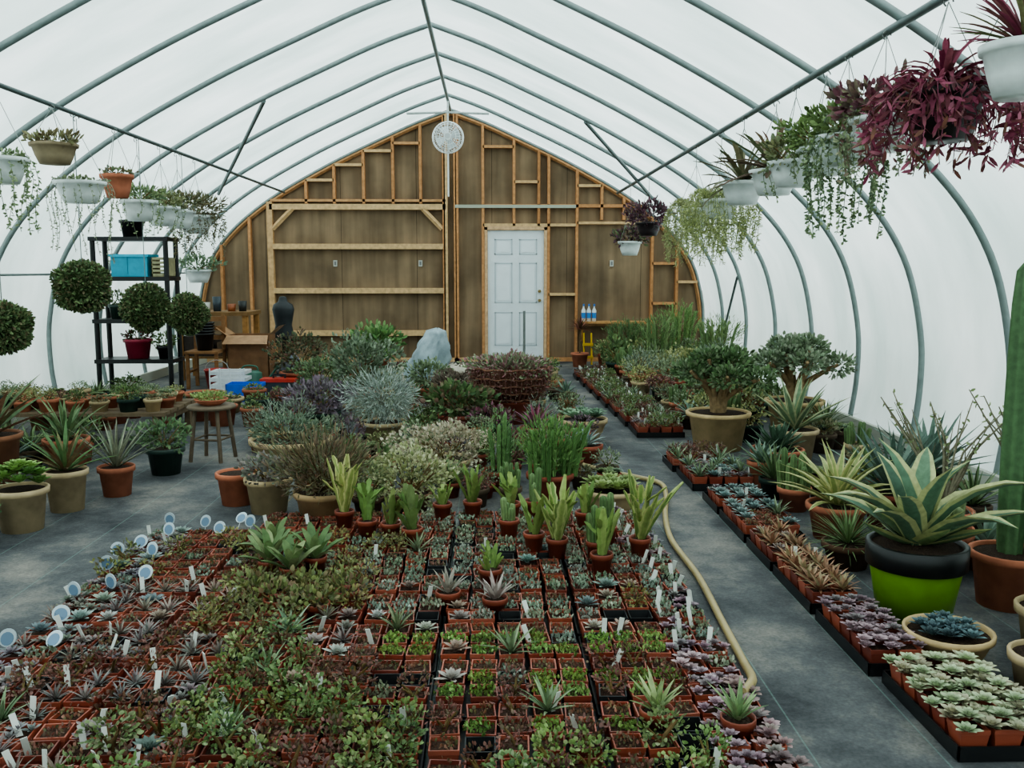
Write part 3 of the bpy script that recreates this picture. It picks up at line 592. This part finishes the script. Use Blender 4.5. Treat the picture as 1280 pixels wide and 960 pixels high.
pp('tall_columnar_cactus',2.93,3.95,.17,.25,TC,lambda g,z:(columns(g,z,1,0,1.32,.055,['527646'],ribs=8,rd=.14,lean=0),columns(g,z,1,0,.6,.045,['5a7c4a'],ribs=8,rd=.14,at=(.09,-.05),lean=0),columns(g,z,1,0,.42,.04,['648650'],ribs=8,rd=.14,at=(.04,.1))),av=.22)
pp('columnar_cactus',2.80,3.40,.14,.2,BG,lambda g,z:columns(g,z,5,.08,.34,.028,['587546','688550'],ribs=6,rd=.2,joints=True),av=.2)
pp('columnar_cactus',2.56,3.06,.12,.16,BG,lambda g,z:columns(g,z,5,.06,.2,.022,['5c764a','768d55'],ribs=6,rd=.2,joints=True),av=.15)
pp('terracotta_bowl_with_cactus',2.8,4.4,.19,.24,TC,lambda g,z:columns(g,z,8,.12,.2,.025,['667e50','7e905a'],ribs=7,rd=.15),kind='bowl')
def branches(g,z):
    for i in range(14):
        a=i*.7; l=.25+.15*R.random(); b=np.array([0,0,z]); e=np.array([math.cos(a)*l*.9,math.sin(a)*l*.9,z+l*1.6]); m_=(b+e)/2+[R.uniform(-.06,.06),R.uniform(-.06,.06),.03]
        tube(g,[b,m_,e],[.009,.006,.003],5,H('7c7664'),STONE); tube(g,[m_,m_+(e-b)*.3+[.08*R.uniform(-1,1),.08*R.uniform(-1,1),.03]],[.005,.002],4,H('7c7664'),STONE)
        n=8; t=N.rand(n,1); cloud(g,m_*(1-t)+e*t,N.randn(n,3),.03,.015,rc(['75884f','8f9c64'],n))
pp('bare_branch_shrub',3.05,4.8,.16,.22,TC,branches,av=.22)
pp('bare_branch_shrub',3.45,4.6,.16,.25,BG,branches,av=.22)
def edge(name,x0,x1,y0,y1,pl,sc,tg=.1,p=.105,trayz=0):
    g=G(); tray(g,x0,x1,y0,y1,c='141517',h=.05); x=x0+.058
    while x<x1-.04:
        y=y0+.058
        while y<y1-.04:
            g.add(R.choice(PS),(x,y,.009)); v=R.uniform(.8,1.1)
            g.add(R.choice(R.choice(pl)),(x,y,.009),rz=R.random()*6.28,sc=(sc*R.uniform(.9,1.1),)*2+(1.1,),tint=(v,v,v))
            if R.random()<tg: g.add(TAG,(x+.03,y,.07),rz=R.uniform(-.8,.8),tilt=(R.uniform(-.3,.3),0))
            y+=p
        x+=p
    make(name,g)
edge('tray_of_pale_echeveria',2.03,2.36,2.62,3.17,[ROS_PALE],1.35,.02)
edge('tray_of_dusky_echeveria',2.0,2.23,3.22,3.78,[ROS_DUSK],1.35,.02)
edge('tray_of_orange_haworthia',2.0,2.23,3.84,4.38,[PEACH],1.1,.08)
edge('tray_of_orange_haworthia',2.0,2.24,4.42,4.85,[PEACH,ROS_PINK],1.0,.08)
edge('tray_of_blue_echeveria',2.0,2.34,4.9,5.45,[ROS_BLUE,TUFTG,MATR],1.15,.12)
edge('tray_of_blue_echeveria',2.0,2.34,5.5,5.9,[ROS_BLUE,ROS_PUR],1.15,.12)
edge('tray_of_mixed_succulents',1.98,2.4,6.1,6.65,[ROS_BLUE,TUFTG,ROS_PUR],1.2,.35)
edge('tray_of_mixed_succulents',1.96,2.4,6.7,7.1,[TUFTG,ROS_PINK,BUSHR],1.2,.3)
for i,y in enumerate((8.1,8.7,9.3,9.9,10.5,11.1,11.7,12.4)):
    edge('tray_of_mixed_succulents',1.92-.02*i,2.35-.02*i,y,y+.53,[TUFTG,ROS_PINK,BUSHR,ROS_PUR,BUSHG,MATR],1.2,.5)
rav=list(AV)+[(2.5,7.1,.32),(2.45,6.8,.2)]
filler('assorted_potted_succulents',2.45,3.65,4.4,7.6,.3,[6,8,9,7,12,13,10,0,14,16,20],.75,1.1,rav,pr=(.09,.12),ph=(.12,.2))
filler('assorted_potted_succulents',2.5,3.65,7.6,10.5,.33,[6,8,0,2,12,3,14,10,18,20],.75,1.1,rav,pr=(.09,.13),ph=(.12,.2))
filler('assorted_potted_succulents',2.35,3.65,10.6,14.2,.38,[0,1,2,6,3,18,10,11,16],.9,1.4,rav,pr=(.1,.15),ph=(.14,.25),zs=1.1)
filler('assorted_potted_succulents',2.8,3.7,2.2,3.3,.28,[12,10,8,6],.7,1.0,rav,pr=(.09,.12),ph=(.12,.18))
for x,y,pal,s in ((2.95,12.8,['728e4e','86a05e','5a7a40'],.85),(3.4,13.6,['6a9046','88a456'],1.1),(2.6,13.5,['587644','728c4e'],.7),(3.6,12.0,['7e9654','68864e'],.9)):
    pp('tall_euphorbia',x,y,.2,.28,TC,lambda g,z:(columns(g,z,22,.2,.7*s,.015,pal,lean=.3),bush(g,z+.1,.3,.55*s,800,.06,.010,pal,stems=4,upb=1.3)))
pp('red_dracaena',2.0,14.2,.14,.22,TC,lambda g,z:(tube(g,[(0,0,z),(.01,0,z+.4)],.012,6,H('6a5a44'),STONE),spiky(g,z+.38,40,.26,.025,['7a3a30','945040','5f4a30'],e0=-.1)))
# ================================================================= LEFT BED
AV=[]
pp('potted_aeonium',-2.12,5.28,.155,.25,'b8a07c',lambda g,z:[rosette(g,z+.04+.09*(1-i/13),20,.085,.045,['75983e','8aaa4e','5a8434'],at=(.12*math.cos(i*2.4)*math.sqrt(i/12),.12*math.sin(i*2.4)*math.sqrt(i/12))) for i in range(14)])
pp('potted_aloe',-2.06,5.72,.135,.26,'b8a07c',lambda g,z:spiky(g,z,34,.34,.028,['52763e','668a4a','80623e'],e0=.3,cv=-.3),av=.16)
pp('potted_dyckia',-1.9,6.1,.12,.2,TC,lambda g,z:spiky(g,z,44,.4,.016,['86886e','98987c','6c7860'],e0=.45,cv=-.3),av=.14)
pp('potted_sedum',-1.8,6.75,.14,.2,DG,lambda g,z:bush(g,z,.2,.2,500,.035,.02,['5c7c4e','728e5a','4a6640'],stems=8),m=PLAS,av=.18)
pp('dark_green_pot_with_sedum',-2.22,4.98,.1,.16,DG,lambda g,z:bush(g,z,.1,.08,200,.03,.02,['5c7c4e','728e5a'],stems=3),m=PLAS)
pp('potted_aloe',-2.72,6.1,.2,.42,'8a5a40',lambda g,z:spiky(g,z,24,.52,.055,['587244','6e8654','845a3e'],e0=.3,cv=-.25),av=.25)
pp('potted_aloe',-2.45,6.6,.16,.3,TC,lambda g,z:spiky(g,z,34,.36,.032,['5c7a4a','728a56'],e0=.3,cv=-.3),av=.2)
def stool(name,X,Y,w,h,col):
    g=G(); lathe(g,[(.001,h-.03),(w/2,h-.03),(w/2+.01,h-.015),(w/2,h),(.001,h)],26,H(col),WOOD)
    for i in range(4):
        a=i*1.5708+.6; tube(g,[(math.cos(a)*w*.36,math.sin(a)*w*.36,h-.03),(math.cos(a)*w*.5,math.sin(a)*w*.5,0)],.016,6,H(col),WOOD)
    for i in range(4):
        a=i*1.5708+.6;b=a+1.5708; tube(g,[(math.cos(a)*w*.43,math.sin(a)*w*.43,h*.4),(math.cos(b)*w*.43,math.sin(b)*w*.43,h*.4)],.009,5,H(col),WOOD)
    make(name,g_off(g,X,Y,0))
stool('wooden_stool',-1.6,7.25,.36,.44,'6a5c4e'); AV.append((-1.6,7.25,.35))
g=G(); bowl(g,.13,.05,TC); bush(g,.04,.13,.06,300,.02,.014,['829c48','94a454'],stems=3); make('sedum_dish',g_off(g,-1.6,7.25,.44))
def bench(name,x0,x1,y0,y1,h,col='8a7458'):
    g=G(); k=5; w=(y1-y0)/k
    for i in range(k): box(g,x0,x1,y0+i*w,y0+i*w+w*.86,h-.03,h,H(col))
    for x in (x0+.05,x1-.1):
        box(g,x,x+.05,y0+.01,y1-.02,h-.1,h-.03,H(col))
        for y in (y0+.02,y1-.09): box(g,x,x+.05,y,y+.05,0,h-.1,H(col))
    make(name,g)
bench('low_slatted_bench',-3.9,-2.1,7.6,8.5,.32,'6a5a48')
filler('assorted_potted_succulents',-3.8,-2.2,7.7,8.45,.22,[12,13,0,2,3,20,18,14],.4,.6,[],pr=(.07,.1),ph=(.08,.11),z0=.32,pots=(TC,BG,DG))
lav=list(AV)
filler('assorted_potted_succulents',-3.5,-2.3,5.4,7.4,.3,[6,7,8,12,0,2,14],.7,1.0,lav,pr=(.09,.12),ph=(.12,.2))
filler('assorted_potted_succulents',-3.7,-2.9,8.7,10.1,.32,[0,2,6,12,14],.7,1.0,[],pr=(.09,.12),ph=(.12,.2))
for x,y,r,h,c in ((-2.0,8.9,.15,.2,TC),(-1.75,9.3,.13,.2,DG),(-1.6,9.7,.14,.2,RB),(-2.3,9.2,.14,.2,TC),(-2.2,9.7,.2,.16,BG),(-1.95,9.95,.13,.22,TC),(-2.55,8.9,.14,.22,RB),(-1.7,8.85,.11,.18,TC),(-2.65,9.35,.15,.2,DG)):
    potted('potted_sedum',x,y,r,h,c,lambda g,z:bush(g,z-.02,r*.8,.08,150,.026,.016,['6c824a','809456','586e42'],stems=2))
g=G(); bowl(g,.22,.16,TC); make('terracotta_bowl',g_off(g,-2.55,10.15,0))
# black shelving unit
g=G(); x0,x1,y0,y1=-3.82,-2.95,10.35,10.75; BKc=H('101113')
for zz in (.12,.5,.95,1.42,1.86):
    box(g,x0,x1,y0,y1,zz-.045,zz,BKc,PLAS); 
for x in (x0+.035,x1-.035):
    for y in (y0+.035,y1-.035): tube(g,[(x,y,0),(x,y,1.86)],.028,10,BKc,PLAS)
make('black_shelving_unit',g)
g=G(); box(g,-3.6,-3.2,10.4,10.7,1.422,1.64,H('1f9ab8'),PLAS); box(g,-3.62,-3.18,10.38,10.72,1.64,1.67,H('2aaccc'),PLAS); box(g,-3.42,-3.415,10.395,10.4,1.45,1.64,H('1f7f98'),PLAS); make('teal_storage_box',g)
g=G()
for i in range(5): box(g,-3.16,-2.98,10.42,10.43,1.43+i*.045,1.455+i*.045,H('a9a484'),WOOD); box(g,-3.16,-2.98,10.66,10.67,1.43+i*.045,1.455+i*.045,H('a9a484'),WOOD)
for x in (-3.16,-2.99): box(g,x,x+.01,10.42,10.67,1.422,1.63,H('989070'),WOOD)
box(g,-3.16,-2.98,10.42,10.67,1.421,1.43,H('989070'),WOOD); make('slatted_crate',g)
potted('black_nursery_pot',-3.4,10.55,.14,.19,BK,lambda g,z:None,z0=1.861,m=PLAS)
potted('pink_flower_pot',-3.4,10.55,.16,.22,'9a2c44',lambda g,z:bush(g,z-.02,.15,.12,200,.04,.02,['5a7040','7a3a40'],stems=3),z0=.501,m=PLAS)
potted('small_potted_plant',-3.1,10.55,.09,.14,BK,lambda g,z:bush(g,z-.02,.12,.16,150,.04,.02,['5a7040','76904c'],stems=3),z0=.501,m=PLAS)
potted('small_potted_plant',-3.6,10.55,.11,.16,DG,lambda g,z:bush(g,z-.02,.13,.16,150,.04,.02,['5a7040','76904c'],stems=3),z0=.951,m=PLAS)
potted('small_potted_plant',-3.15,10.55,.1,.14,BK,lambda g,z:bush(g,z-.02,.12,.16,150,.04,.02,['4a6040','66804c'],stems=3),z0=.951,m=PLAS)
g=G()
for i in range(4):
    for (a,b,c,d) in ((-2.72,-2.3,10.9,10.915),(-2.72,-2.3,11.2,11.215),(-2.72,-2.705,10.9,11.2),(-2.315,-2.3,10.9,11.2)): box(g,a,b,c,d,.02+i*.08,.062+i*.08,H('dfe3e6'),PLAS)
for x in (-2.72,-2.6,-2.48,-2.36,-2.315): box(g,x,x+.015,10.895,10.9,0,.34,H('dfe3e6'),PLAS)
box(g,-2.72,-2.3,10.9,11.2,0,.02,H('dfe3e6'),PLAS); make('white_crate',g)
g=G(); box(g,-2.42,-2.02,10.5,10.76,.005,.02,H('2060c0'),PLAS)
for (a,b,c,d) in ((-2.42,-2.02,10.5,10.51),(-2.42,-2.02,10.75,10.76),(-2.42,-2.41,10.5,10.76),(-2.03,-2.02,10.5,10.76)): box(g,a,b,c,d,.0,.2,H('1f62d0'),PLAS)
make('blue_tub',g)
# red bucket and grey toolbox by the shelf
g=G(); lathe(g,[(.001,0),(.1,0),(.14,.26),(.15,.26),(.15,.28),(.135,.28),(.1,.02),(.001,.02)],20,H('a83028'),PLAS)
a=np.linspace(0,math.pi,11); tube(g,[(.145*math.cos(t),.02,.27+.12*math.sin(t)) for t in a],.004,5,H('b0b0b0'),STEEL); make('red_bucket',g_off(g,-2.78,11.4,0))
g=G(); box(g,-2.14,-1.74,11.0,11.2,0,.16,H('3c4248'),PLAS); box(g,-2.15,-1.73,10.99,11.21,.16,.2,H('c03a2c'),PLAS); box(g,-2.02,-1.86,11.09,11.11,.23,.25,H('22262a'),PLAS); box(g,-2.02,-2.0,11.09,11.11,.2,.23,H('22262a'),PLAS); box(g,-1.88,-1.86,11.09,11.11,.2,.23,H('22262a'),PLAS); make('toolbox',g)
# workbench + tools
g=G(); box(g,-3.65,-2.65,12.5,13.2,.88,.93,H('7a5c3c'))
for x in (-3.62,-2.74):
    for y in (12.52,13.11): box(g,x,x+.07,y,y+.07,0,.88,H('9a7044'))
box(g,-3.62,-2.68,12.52,13.15,.3,.33,H('7a5c3c')); box(g,-3.58,-3.15,12.55,13.0,.33,.6,H('3c3430')); box(g,-3.1,-2.75,12.55,12.9,.33,.52,H('5c4a3a')); make('workbench',g)
g=G()
for x,h,c in ((-3.5,.16,'24282a'),(-3.3,.12,'d8d4cc'),(-3.15,.2,'38424a'),(-2.95,.1,'9a5a3a'),(-2.8,.14,'2a2c2c')): lathe(g,[(.001,0),(.05,0),(.06,h),(.05,h),(.045,.02),(.001,.02)],14,H(c),PLAS,(x,12.8,.931))
make('tool_canisters',g)
g=G(); x0,x1,y0,y1=-2.78,-2.25,11.9,12.3
for u in ((x0,x1,y0,y0+.01),(x0,x1,y1-.01,y1),(x0,x0+.01,y0,y1),(x1-.01,x1,y0,y1)): box(g,*u,0,.66,H('8a6448'),CLOTH)
box(g,x0,x1,y0,y1,0,.01,H('8a6442'),CLOTH)
g.raw([(x0,y0,.66),(x1,y0,.66),(x1+.02,y0-.16,.56),(x0-.02,y0-.16,.56)],[(0,1,2,3)],H('9c7656'),CLOTH,False)
g.raw([(x1,y0,.66),(x1,y1,.66),(x1+.14,y1,.78),(x1+.14,y0,.78)],[(0,1,2,3)],H('9c7656'),CLOTH,False)
g.raw([(x0,y0,.66),(x0,y1,.66),(x0-.14,y1,.76),(x0-.14,y0,.76)],[(0,1,2,3)],H('9c7656'),CLOTH,False)
make('cardboard_box',g)
g=G(); cw=H('8a6444')
for x in (-3.22,-2.86):
    box(g,x,x+.04,11.6,11.64,0,.45,cw); box(g,x,x+.04,11.96,12.0,0,.92,cw); box(g,x+.01,x+.03,11.64,11.96,.2,.23,cw)
box(g,-3.23,-2.81,11.58,12.0,.45,.48,cw)
for zz in (.6,.72,.84): box(g,-3.19,-2.85,11.97,11.99,zz,zz+.06,cw)
make('wooden_chair',g)
g=G()
for i in range(5): lathe(g,[(.001,0),(.09,0),(.115,.2),(.13,.2),(.13,.22),(.11,.22)],16,H('191a1c'),PLAS,(-3.02,11.76,.481+i*.035))
make('stacked_nursery_pots',g)
g=G(); sack(g,(-2.0,12.1,.0),.15,.15,.4,'6c7078'); make('gray_bag',g)
g=G() # watering can
lathe(g,[(.001,0),(.11,0),(.115,.02),(.105,.22),(.06,.25),(.001,.25)],18,H('3e6a5a'),PLAS); tube(g,[(.1,0,.05),(.2,0,.16),(.28,0,.27)],[.025,.016,.012],8,H('3e6a5a'),PLAS); tube(g,[(.28,0,.27),(.31,0,.30)],[.02,.035],10,H('3e6a5a'),PLAS)
tube(g,bez([(-.1,0,.08),(-.18,0,.16),(-.12,0,.3),(.03,0,.3),(.06,0,.24)],4),.011,7,H('3e6a5a'),PLAS); make('watering_can',g_off(g,-2.35,11.5,0))
g=G() # black half-torso on a stand
tube(g,[(0,0,0),(0,0,.02)],[.17,.17],16,H('2a2a2a'),CLAY); tube(g,[(0,0,0),(0,0,.5)],[.03,.03],10,H('2a2a2a'),CLAY)
lathe(g,[(.001,.44),(.15,.45),(.15,.56),(.12,.7),(.14,.82),(.16,.93),(.14,1.0),(.07,1.04),(.055,1.09),(.05,1.11),(.001,1.12)],22,H('22262a'),PLAS,ell=.6); make('black_dress_form',g_off(g,-2.38,13.4,0))
g=G(); tube(g,[(1.15,14.6,0),(1.15,14.6,.85)],.02,8,H('7a7f7c'),STEEL); box(g,1.0,1.3,14.55,14.65,0,.02,H('777777'),STEEL); make('metal_post',g)
g=G(); 
for dx in (0,.12): tube(g,[(2.1+dx,14.5,.0),(2.1+dx,14.6,.5)],.015,6,H('c8a020'),PAINT)
box(g,2.08,2.24,14.47,14.53,.1,.14,H('c8a020'),PAINT); box(g,2.08,2.24,14.5,14.58,.3,.34,H('c8a020'),PAINT); make('yellow_hand_cart',g)
# ================================================================= HANGING BASKETS
def hang(name,X,Y,Z,r,h,col,fn,top=2.72,m=PLAS,rope=None,wires=3):
    """Z = rim height"""
    g=G(); c=H(col)
    lathe(g,[(.001,-h),(r*.62,-h),(r*.78,-h*.6),(r*.9,-h*.18),(r*1.0,-h*.16),(r*1.02,0),(r*.95,0),(r*.92,-.02)],26,c,m); lathe(g,[(r*.92,-.02),(.001,-.005)],26,H('3b2f28'),SOIL)
    hk=top-Z-.03; a0=R.random()*2
    for i in range(wires):
        a=a0+i*6.283/wires; tube(g,[(r*.98*math.cos(a),r*.98*math.sin(a),-.01),(0,0,min(hk,.42))],.0025,4,H('8a8f8c'),STEEL,caps=False)
    tube(g,[(0,0,min(hk,.42)),(0,0,hk)],.003,4,H('6a6f6c'),STEEL,caps=False)
    a=np.linspace(0,4.2,9); tube(g,[(.022*math.cos(t),0,hk+.022*math.sin(t)+.0) for t in a],.004,5,H('6a6f6c'),STEEL)
    fn(g); make(name,g_off(g,X,Y,Z))
WH='d4dbda'
RP=['8c2c50','a44464','6c2238','b05470','743c40','80503c']
hang('hanging_basket_with_red_rhipsalis',2.66,3.62,2.36,.16,.2,WH,lambda g:(spiky(g,0,80,.28,.02,['943c58','a85470','7c8850','84404a'],e0=.2,cv=-.4,prof=PRE,jit=.2),))
hang('hanging_basket_with_red_trailing_plant',2.66,4.25,2.3,.19,.22,'241c1e',lambda g:(spiky(g,0,120,.32,.026,RP,e0=-.5,cv=-1.5,prof=PRE,jit=.35),strands(g,(0,0,0),.19,60,.4,.07,.018,RP,dens=60,out=.18)))
hang('hanging_basket_with_burros_tail',2.64,4.85,2.28,.17,.17,WH,lambda g:(bush(g,-.03,.22,.2,550,.055,.026,['6c5c50','7c5058','88805c','783c4c']),strands(g,(0,0,0),.16,24,.4,.034,.016,['7c8c62','94a074','885856'],dens=90)))
hang('hanging_basket_with_burros_tail',2.64,5.35,2.26,.17,.17,WH,lambda g:(bush(g,-.03,.22,.2,600,.045,.022,['6a823e','809a50','566e34']),strands(g,(0,0,0),.15,26,.7,.028,.016,['768a5e','8e9c6c','607852'],dens=130)))
hang('hanging_basket_with_sedum',2.68,5.8,2.25,.17,.17,WH,lambda g:(bush(g,-.05,.25,.24,900,.038,.02,['6a823e','809a50','566e34']),strands(g,(0,0,0),.15,8,.3,.026,.014,['75895e','8f9c6c'],dens=110)))
hang('hanging_basket_with_sedum',2.64,6.25,2.22,.17,.17,WH,lambda g:(bush(g,-.05,.22,.2,700,.04,.02,['70784c','868452','5c683c']),strands(g,(0,0,0),.15,8,.3,.026,.014,['75895e','8f9c6c'],dens=100)))
hang('hanging_basket_with_epiphytic_cactus',2.68,6.8,2.22,.18,.18,WH,lambda g:(spiky(g,0,44,.42,.05,['705c48','806850','627448','8c604e'],e0=-.2,cv=-.4,prof=[.5,.9,.7,1,.75,.95,.3],jit=.35),))
hang('hanging_basket_with_epiphytic_cactus',2.64,7.5,2.2,.18,.18,WH,lambda g:(spiky(g,0,48,.4,.045,['706c48','807454','5c6c44'],e0=-.2,cv=-.6,prof=[.5,.9,.7,1,.75,.95,.3],jit=.35),))
hang('hanging_basket_with_trailing_rhipsalis',2.66,8.3,2.12,.18,.17,WH,lambda g:(strands(g,(0,0,0),.17,80,.62,.04,.008,['a2aa5a','b4b872','869450'],dens=120,out=.18,rise=.1),))
hang('hanging_basket_with_trailing_rhipsalis',2.64,9.2,2.1,.18,.17,WH,lambda g:(strands(g,(0,0,0),.17,70,.65,.04,.008,['949e58','a8a86c'],dens=110,out=.16,rise=.1),))
hang('hanging_basket_with_purple_foliage',2.64,11.9,2.1,.17,.17,'2a2226',lambda g:(bush(g,-.08,.26,.32,700,.06,.025,['603444','744c5c','483c3c']),))
hang('hanging_basket_with_sedum',2.6,13.2,1.9,.17,.2,WH,lambda g:(bush(g,-.05,.24,.22,400,.06,.03,['5a4038','644050','5a6a40']),))
hang('hanging_basket_with_sedum',-2.66,6.35,2.24,.18,.17,WH,lambda g:(strands(g,(0,0,0),.15,18,.6,.03,.016,['75895e','8f9c6c'],dens=90),bush(g,-.03,.15,.08,150,.03,.02,['6f845a','8a9a68'])))
hang('hanging_basket_with_sedum',-2.64,7.1,2.43,.17,.15,'8a7a60',lambda g:(bush(g,-.03,.17,.1,300,.05,.02,['7a6a48','8a8a58']),),m=CLAY)
hang('hanging_basket_with_string_of_pearls',-2.68,7.6,2.2,.2,.17,WH,lambda g:(strands(g,(0,0,0),.18,20,.8,.02,.012,['8a9470','a0a888'],dens=70),bush(g,-.03,.17,.06,150,.03,.02,['7f846a','8a9a68'])))
hang('hanging_terracotta_basket',-2.64,8.25,2.32,.14,.2,TC,lambda g:(bush(g,-.02,.12,.07,150,.03,.02,['6f845a','8a7a58']),),m=CLAY)
hang('hanging_basket_with_sedum',-2.66,8.8,2.14,.17,.19,WH,lambda g:(bush(g,-.03,.19,.14,350,.05,.02,['6a845a','8a9a5e']),strands(g,(0,0,0),.15,12,.4,.026,.014,['75895e','8f9c6c'])))
hang('hanging_basket_with_sedum',-2.64,9.35,2.12,.17,.19,WH,lambda g:(bush(g,-.03,.2,.16,350,.05,.02,['757f4e','8f8f5e']),strands(g,(0,0,0),.15,12,.35,.026,.014,['75895e','8f9c6c'])))
hang('hanging_basket_with_sedum',-2.66,9.9,2.12,.17,.19,WH,lambda g:(bush(g,-.03,.24,.2,500,.06,.014,['706044','80764e','5a663e']),))
hang('hanging_basket_with_dry_foliage',-2.66,10.5,2.1,.18,.2,WH,lambda g:(bush(g,-.03,.28,.24,800,.07,.012,['706044','80764e','5a663e']),strands(g,(0,0,0),.17,36,.55,.035,.012,['706046','807f56'],dens=90,out=.14)))
hang('hanging_basket_with_sedum',-3.2,12.2,1.5,.18,.17,WH,lambda g:(bush(g,-.03,.24,.2,400,.05,.025,['657f5e','7f946e']),),top=2.3)
def ball(name,X,Y,Z,r,top=2.72):
    g=G(); n=3200; D=norm(N.randn(n,3)); a=N.rand(3)*6
    lump=(1+.06*np.sin(4*D[:,0]+a[0])*np.sin(5*D[:,1]+a[1])+.06*np.sin(6*D[:,2]+a[2]))[:,None]
    u=np.linspace(0,math.pi,14); lathe(g,[(max(.001,r*.86*math.sin(t)),-r*.86*math.cos(t)) for t in u],22,H('3a472c'),SOIL)
    cloud(g,D*r*(.84+.12*N.rand(n,1))*lump,D+N.randn(n,3)*.7,.035,.018,rc(['4f6538','62804a','3e5432','788c54','776848'],n))
    tube(g,[(0,0,r*.9),(0,0,top-Z-.01)],.004,5,H('7a8482'),STEEL)
    a=np.linspace(0,4.2,9); tube(g,[(.022*math.cos(t),0,top-Z-.01+.022*math.sin(t)) for t in a],.004,5,H('6a6f6c'),STEEL)
    make(name,g_off(g,X,Y,Z))
ball('hanging_succulent_ball',-2.66,7.5,1.37,.215); ball('hanging_succulent_ball',-2.66,8.85,1.14,.225); ball('hanging_succulent_ball',-2.66,10.05,1.02,.215); ball('hanging_succulent_ball',-2.66,6.25,1.12,.17)
# ================================================================= light, world, camera
w=bpy.data.worlds.new('overcast_sky'); bpy.context.scene.world=w; w.use_nodes=True
nd=w.node_tree.nodes; ln=w.node_tree.links; bg=nd['Background']
tc=nd.new('ShaderNodeTexCoord'); sx=nd.new('ShaderNodeSeparateXYZ'); ln.new(tc.outputs['Generated'],sx.inputs[0])
mr=nd.new('ShaderNodeMapRange'); mr.inputs[1].default_value=0; mr.inputs[2].default_value=1; mr.inputs[3].default_value=1.9; mr.inputs[4].default_value=4.0
ln.new(sx.outputs[2],mr.inputs[0]); ln.new(mr.outputs[0],bg.inputs[1])
bg.inputs[0].default_value=(.95,.985,1,1)
vs=bpy.context.scene.view_settings; vs.view_transform='AgX'
try: vs.look='AgX - Medium High Contrast'
except Exception: pass
cam=bpy.data.cameras.new('camera'); co=bpy.data.objects.new('camera',cam); bpy.context.collection.objects.link(co)
co.location=(.6,0,1.5); co.rotation_euler=(math.radians(90-7.09),0,math.radians(-1.4)); cam.sensor_width=36; cam.lens=32.34; cam.clip_end=300
bpy.context.scene.camera=co
